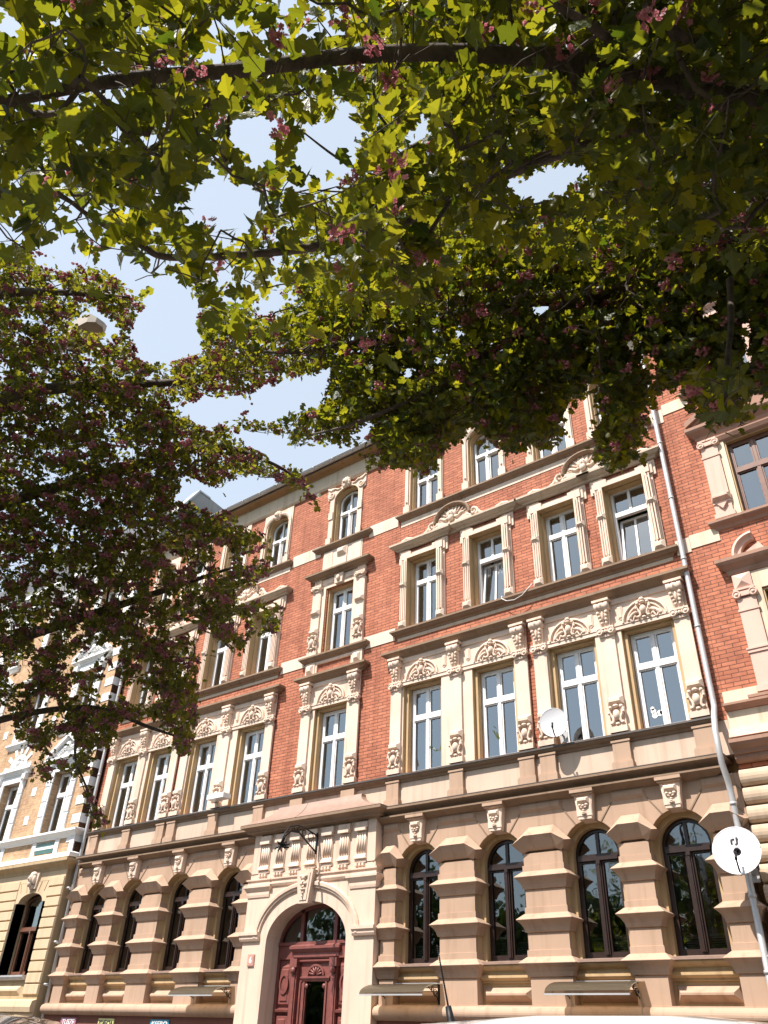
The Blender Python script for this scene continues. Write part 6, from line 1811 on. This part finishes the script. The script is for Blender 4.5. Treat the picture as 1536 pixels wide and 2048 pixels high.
# --- the tree farther left
TL = (-9.4, -11.9, 0.0)
rng = np.random.default_rng(8)
fk = np.array([-9.3, -11.85, 2.6])
limbsL = [([np.array(TL), np.array([-9.35, -11.9, 1.3]), fk, np.array([-9.1, -11.7, 4.2]), np.array([-8.9, -11.6, 6.0]), np.array([-8.8, -11.5, 8.2])], [.22, .18, .16, .12, .08, .02]),
          ([fk, at(-120, 1350, 9.0), at(0, 1290, 8.6), at(150, 1240, 8.3), at(330, 1180, 8.0), at(480, 1130, 7.7)], [.10, .08, .06, .045, .03, .008]),
          ([fk + [0.1, .1, 1.2], at(-150, 900, 8.8), at(0, 800, 8.2), at(130, 775, 7.8), at(330, 766, 7.5), at(460, 752, 7.2), at(555, 742, 7.0)], [.09, .075, .06, .05, .034, .02, .006]),
          ([fk + [0.1, .1, .8], at(-150, 1080, 9.0), at(0, 1010, 8.5), at(200, 950, 8.1), at(420, 895, 7.6), at(540, 925, 7.3), at(610, 970, 7.2)], [.09, .075, .06, .045, .03, .015, .005]),
          ([fk, at(-120, 1500, 9.0), at(0, 1440, 8.6), at(180, 1415, 8.2), at(300, 1455, 7.9), at(375, 1480, 7.8)], [.07, .05, .035, .024, .016, .006]),
          ([fk + [0.1, .1, 1.8], at(-100, 640, 8.4), at(0, 590, 8.0), at(120, 585, 7.7), at(260, 595, 7.5)], [.08, .06, .045, .03, .008]),
          ([at(180, 1415, 8.2), at(150, 1500, 8.1), at(175, 1580, 8.0), at(205, 1650, 8.0)], [.016, .012, .009, .004])]
left_d = lambda x, y, r: 8.7 - 2.1 * np.clip(x, -100, 700) / 700 + r.uniform(-1.0, 1.1, len(x))
layersL = [
    dict(pts=shoots_in([C_LEFT], 2700, left_d, rng), len=.22, leaves=17, size=.050, prof=LEAF_F, bloom=.62, bloom_n=1, brad=.058, bn=22, bf=.0155, dir=(.35, .1, -.15)),
    dict(pts=shoots_ell((-9.2, -11.8, 5.6), (3.6, 3.0, 3.2), 450, rng, [C_LEFT]), len=.3, leaves=16, size=.055, prof=LEAF_F, bloom=.3, brad=.04, bn=9, bf=.016, twigs=False),
]
build_tree('hawthorn at the left with small dark leaves thickly hung with dusky pink blossom', TL, limbsL, layersL, [C_LEFT], LM2, rng)

# --- street lamp behind the left tree
p = at(166, 652, 10.2)
t = thing('street_lamp', 'tan flat street lamp head showing between leaves of the left hawthorn', 'street lamp', (p[0] - 1.2, p[1] + .2, 0.12))
bx = (p[0] - 1.2, p[1] + .2, .12)
m = M(); m.tube([(0, 0, 0), (0, 0, 4.0), (0, 0, p[2] - .3)], [.09, .075, .05], 12); m.tube([(0, 0, p[2] - .3), (.1, -.02, p[2] - .05), (.5, -.08, p[2] - .02), (.95, -.16, p[2] - .1)], [.045, .04, .035, .035], 10)
m.obj('pole', 'zinc', t)
m = M(); v = []
for i, (x, w_, h0, h1) in enumerate(((.9, .06, -.16, -.06), (1.0, .13, -.19, -.03), (1.3, .15, -.2, -.03), (1.48, .12, -.19, -.05), (1.54, .05, -.17, -.09))):
    for dy, h in ((-w_, h0), (w_, h0), (w_, h1), (-w_, h1)): v.append((x, dy - .17, p[2] - .12 + h))
f = [(0, 1, 2, 3), (19, 18, 17, 16)]
for i in range(4):
    for k in range(4): f.append((4 * i + k, 4 * i + (k + 1) % 4, 4 * i + 4 + (k + 1) % 4, 4 * i + 4 + k))
m.add(v, f); m.obj('lamp_head', [plain('lamp_head_tan', (.42, .36, .28), .5)], t)

# ------------------------------------------------------------------ cars
def car(name, label, loc, paint, H_=1.63, L=4.3, antenna=True):
    t = thing(name, label, 'car', loc)
    W_ = .90
    # body stations: x, half width, sill z, belt z
    st = [(-L / 2, .62, .45, .80), (-L / 2 + .08, .80, .30, .98), (-L / 2 + .5, .88, .24, 1.04), (-.6, .90, .22, 1.04), (.6, .90, .22, 1.02), (L / 2 - 1.0, .88, .22, .98), (L / 2 - .35, .84, .25, .86), (L / 2 - .05, .74, .32, .70), (L / 2, .60, .42, .60)]
    m = M(); v = []; k = 10
    for x, w_, a, b in st:
        c = (a + b) / 2
        v += [(x, -w_ * .9, a), (x, -w_ * .99, a + .1), (x, -w_, c), (x, -w_ * .97, b - .08), (x, -w_ * .90, b), (x, w_ * .90, b), (x, w_ * .97, b - .08), (x, w_, c), (x, w_ * .99, a + .1), (x, w_ * .9, a)]
    f = [tuple(range(k)), tuple(len(v) - 1 - i for i in range(k))]
    for i in range(len(st) - 1):
        for j in range(k): f.append((i * k + j, (i + 1) * k + j, (i + 1) * k + (j + 1) % k, i * k + (j + 1) % k))
    m.add(v, f, 0, True)
    body = m.obj('body', [paint], t)
    sub = body.modifiers.new('round', 'SUBSURF'); sub.levels = sub.render_levels = 2
    # cabin pillars and roof: stations x, half width at roof, z
    rt = [(-L / 2 + .22, .60, 1.16), (-L / 2 + .55, .62, H_ - .13), (-L / 2 + .80, .635, H_ - .045), (-.7, .655, H_ - .005), (-.1, .66, H_), (.35, .65, H_ - .035), (.62, .63, H_ - .11)]
    m = M(); v = []; k = 7
    for x, w_, z in rt[1:]:
        v += [(x, -w_, z - .10), (x, -w_ * .97, z - .04), (x, -w_ * .82, z - .008), (x, 0, z + .012), (x, w_ * .82, z - .008), (x, w_ * .97, z - .04), (x, w_, z - .10)]
    f = []
    for i in range(len(rt) - 2):
        for j in range(k - 1): f.append((i * k + j, (i + 1) * k + j, (i + 1) * k + j + 1, i * k + j + 1))
    m.add(v, f, 0, True)
    for s in (-1, 1):
        for (xa, za, xb, zb, r) in ((L / 2 - 1.05, .98, .62, H_ - .15, .035), (.0, 1.0, -.02, H_ - .06, .04), (-L / 2 + .18, 1.0, -L / 2 + .56, H_ - .16, .06), (-L / 2 + .95, 1.0, -L / 2 + .85, H_ - .1, .04)):
            m.tube([(xa, s * .80, za), ((xa + xb) / 2, s * .75, (za + zb) / 2 + .02), (xb, s * .635, zb)], r, 8)
        m.tube([(x, s * w_, z - .09) for x, w_, z in rt[1:]], .028, 8)
    roof = m.obj('roof', [paint], t)
    m = M()
    for s in (-1, 1):
        y0, y1 = s * .80, s * .645
        m.add([(L / 2 - 1.1, y0, .99), (.02, y0, 1.02), (.02, y1, H_ - .1), (.6, y1, H_ - .17)], [(0, 1, 2, 3)])
        m.add([(.0, y0, 1.02), (-L / 2 + .9, y0, 1.02), (-L / 2 + .85, y1, H_ - .13), (0, y1, H_ - .1)], [(0, 1, 2, 3)])
    m.add([(L / 2 - 1.02, -.78, .99), (L / 2 - 1.02, .78, .99), (.63, .62, H_ - .13), (.63, -.62, H_ - .13)], [(0, 1, 2, 3)])
    m.add([(-L / 2 + .12, -.76, 1.04), (-L / 2 + .12, .76, 1.04), (-L / 2 + .52, .6, H_ - .18), (-L / 2 + .52, -.6, H_ - .18)], [(0, 3, 2, 1)])
    m.obj('window', [plain('car_window_glass', (.012, .014, .016), .04, spec=.8, var=0)], t)
    for x in (-L / 2 + .80, L / 2 - .85):
        for s in (-1, 1):
            m = M(); c = (x, s * .80, .32)
            m.lathe(c, [(.20, -.11), (.30, -.10), (.32, -.07), (.32, .07), (.30, .10), (.20, .11)], 28, 'y')
            wl = m.obj('wheel', [plain('tyre_rubber', (.02, .02, .021), .8)], t)
            m = M(); m.lathe(c, [(0, s * .07), (.05, s * .08), (.19, s * .06), (.20, s * .11), (.215, s * .10)], 28, 'y')
            for q in range(5):
                a = 2 * pi * q / 5; m.tube([(c[0] + .05 * cos(a), c[1] + s * .085, c[2] + .05 * sin(a)), (c[0] + .19 * cos(a), c[1] + s * .095, c[2] + .19 * sin(a))], [.03, .022], 6)
            m.obj('rim', [plain('alloy_rim', (.45, .45, .46), .3, metal=.9)], wl)
    for s in (-1, 1):
        m = M(); m.ell((L / 2 - .16, s * .62, .72), (.14, .17, .09), 12, 8); m.obj('headlight', [plain('headlight_glass', (.6, .62, .64), .08)], t)
        m = M(); m.ell((-L / 2 + .10, s * .70, .88), (.06, .10, .14), 12, 8); m.obj('tail_light', [plain('tail_light_red', (.35, .01, .01), .12)], t)
        m = M(); m.ell((.72, s * .97, 1.06), (.07, .11, .08), 12, 8); m.tube([(.72, s * .82, 1.0), (.72, s * .92, 1.03)], .02, 6); m.obj('mirror', [paint], t)
    if antenna:
        a0 = np.array([-L / 2 + .66, -.02, H_ - .10]); ad = np.array([-.24, 0, .97]); ad = ad / np.linalg.norm(ad)
        m = M()
        m.lathe(tuple(a0), [(.0, .05), (.055, .045), (.075, .02), (.075, -.02)], 14)
        m.tube([a0 + ad * q for q in (.0, .05, .09, .15)], [.055, .034, .022, .017], 10)
        m.tube([a0 + ad * q for q in (.15, .3, .46)], [.0055, .0045, .0035], 7)
        for q in np.linspace(.16, .45, 26): m.lathe(tuple(a0 + ad * q), [(.004, -.002), (.0075, 0), (.004, .002)], 7)
        m.obj('antenna', 'iron', t)
    return t
pw = plain('white_car_paint', (.80, .79, .77), .25, coat=1.0, var=.01); pk = plain('black_car_paint', (.008, .008, .010), .22, coat=1.0, var=.01)

cx_ = -2.85 - .62 + 2.15
car('parked_car', 'white parked car with a black roof antenna, its roof showing along the bottom edge', (-1.36, -9.72, 0.004), pw, H_=1.655)
car('parked_car', 'dark glossy parked car at the bottom left corner in front of the banded tan wall', (-7.75, -9.75, 0.004), pk, H_=1.635, antenna=False)

# ------------------------------------------------------------------ the wooded park across the street, seen only in the window panes; right end raised to block sky light
rng = np.random.default_rng(21)
n = 42000
xs = rng.uniform(-85, 70, n); top = np.interp(xs, [-75, -42, -36, -10, 2], [7.2, 7.4, 8.9, 8.7, 18.0]) + .7 * np.sin(xs * .35) + .8 * np.sin(xs * .83 + 1) + .7 * np.sin(xs * 1.9)
P = np.stack([xs, -27 - rng.uniform(0, 7, n) ** 1.0, top * rng.uniform(.02, 1, n) ** .7 + rng.normal(0, .35, n)], 1)
d = nrm(rng.normal(size=(n, 3))); b = nrm(np.cross(d, rng.normal(size=(n, 3)))); sz = rng.uniform(.25, .55, (n, 1))
V = np.stack([P - d * sz, P - b * sz * .6, P + d * sz, P + b * sz * .6], 1)
wd = mkobj('wood', poly_mesh('wood', [(V, [(0, 1, 2, 3)])], leafmat('wood_leaf', (.02, .035, .01), (.05, .075, .015), (.04, .07, .01), (.1, .13, .02), .3), [rng.random(n)]))
wd['kind'] = 'stuff'
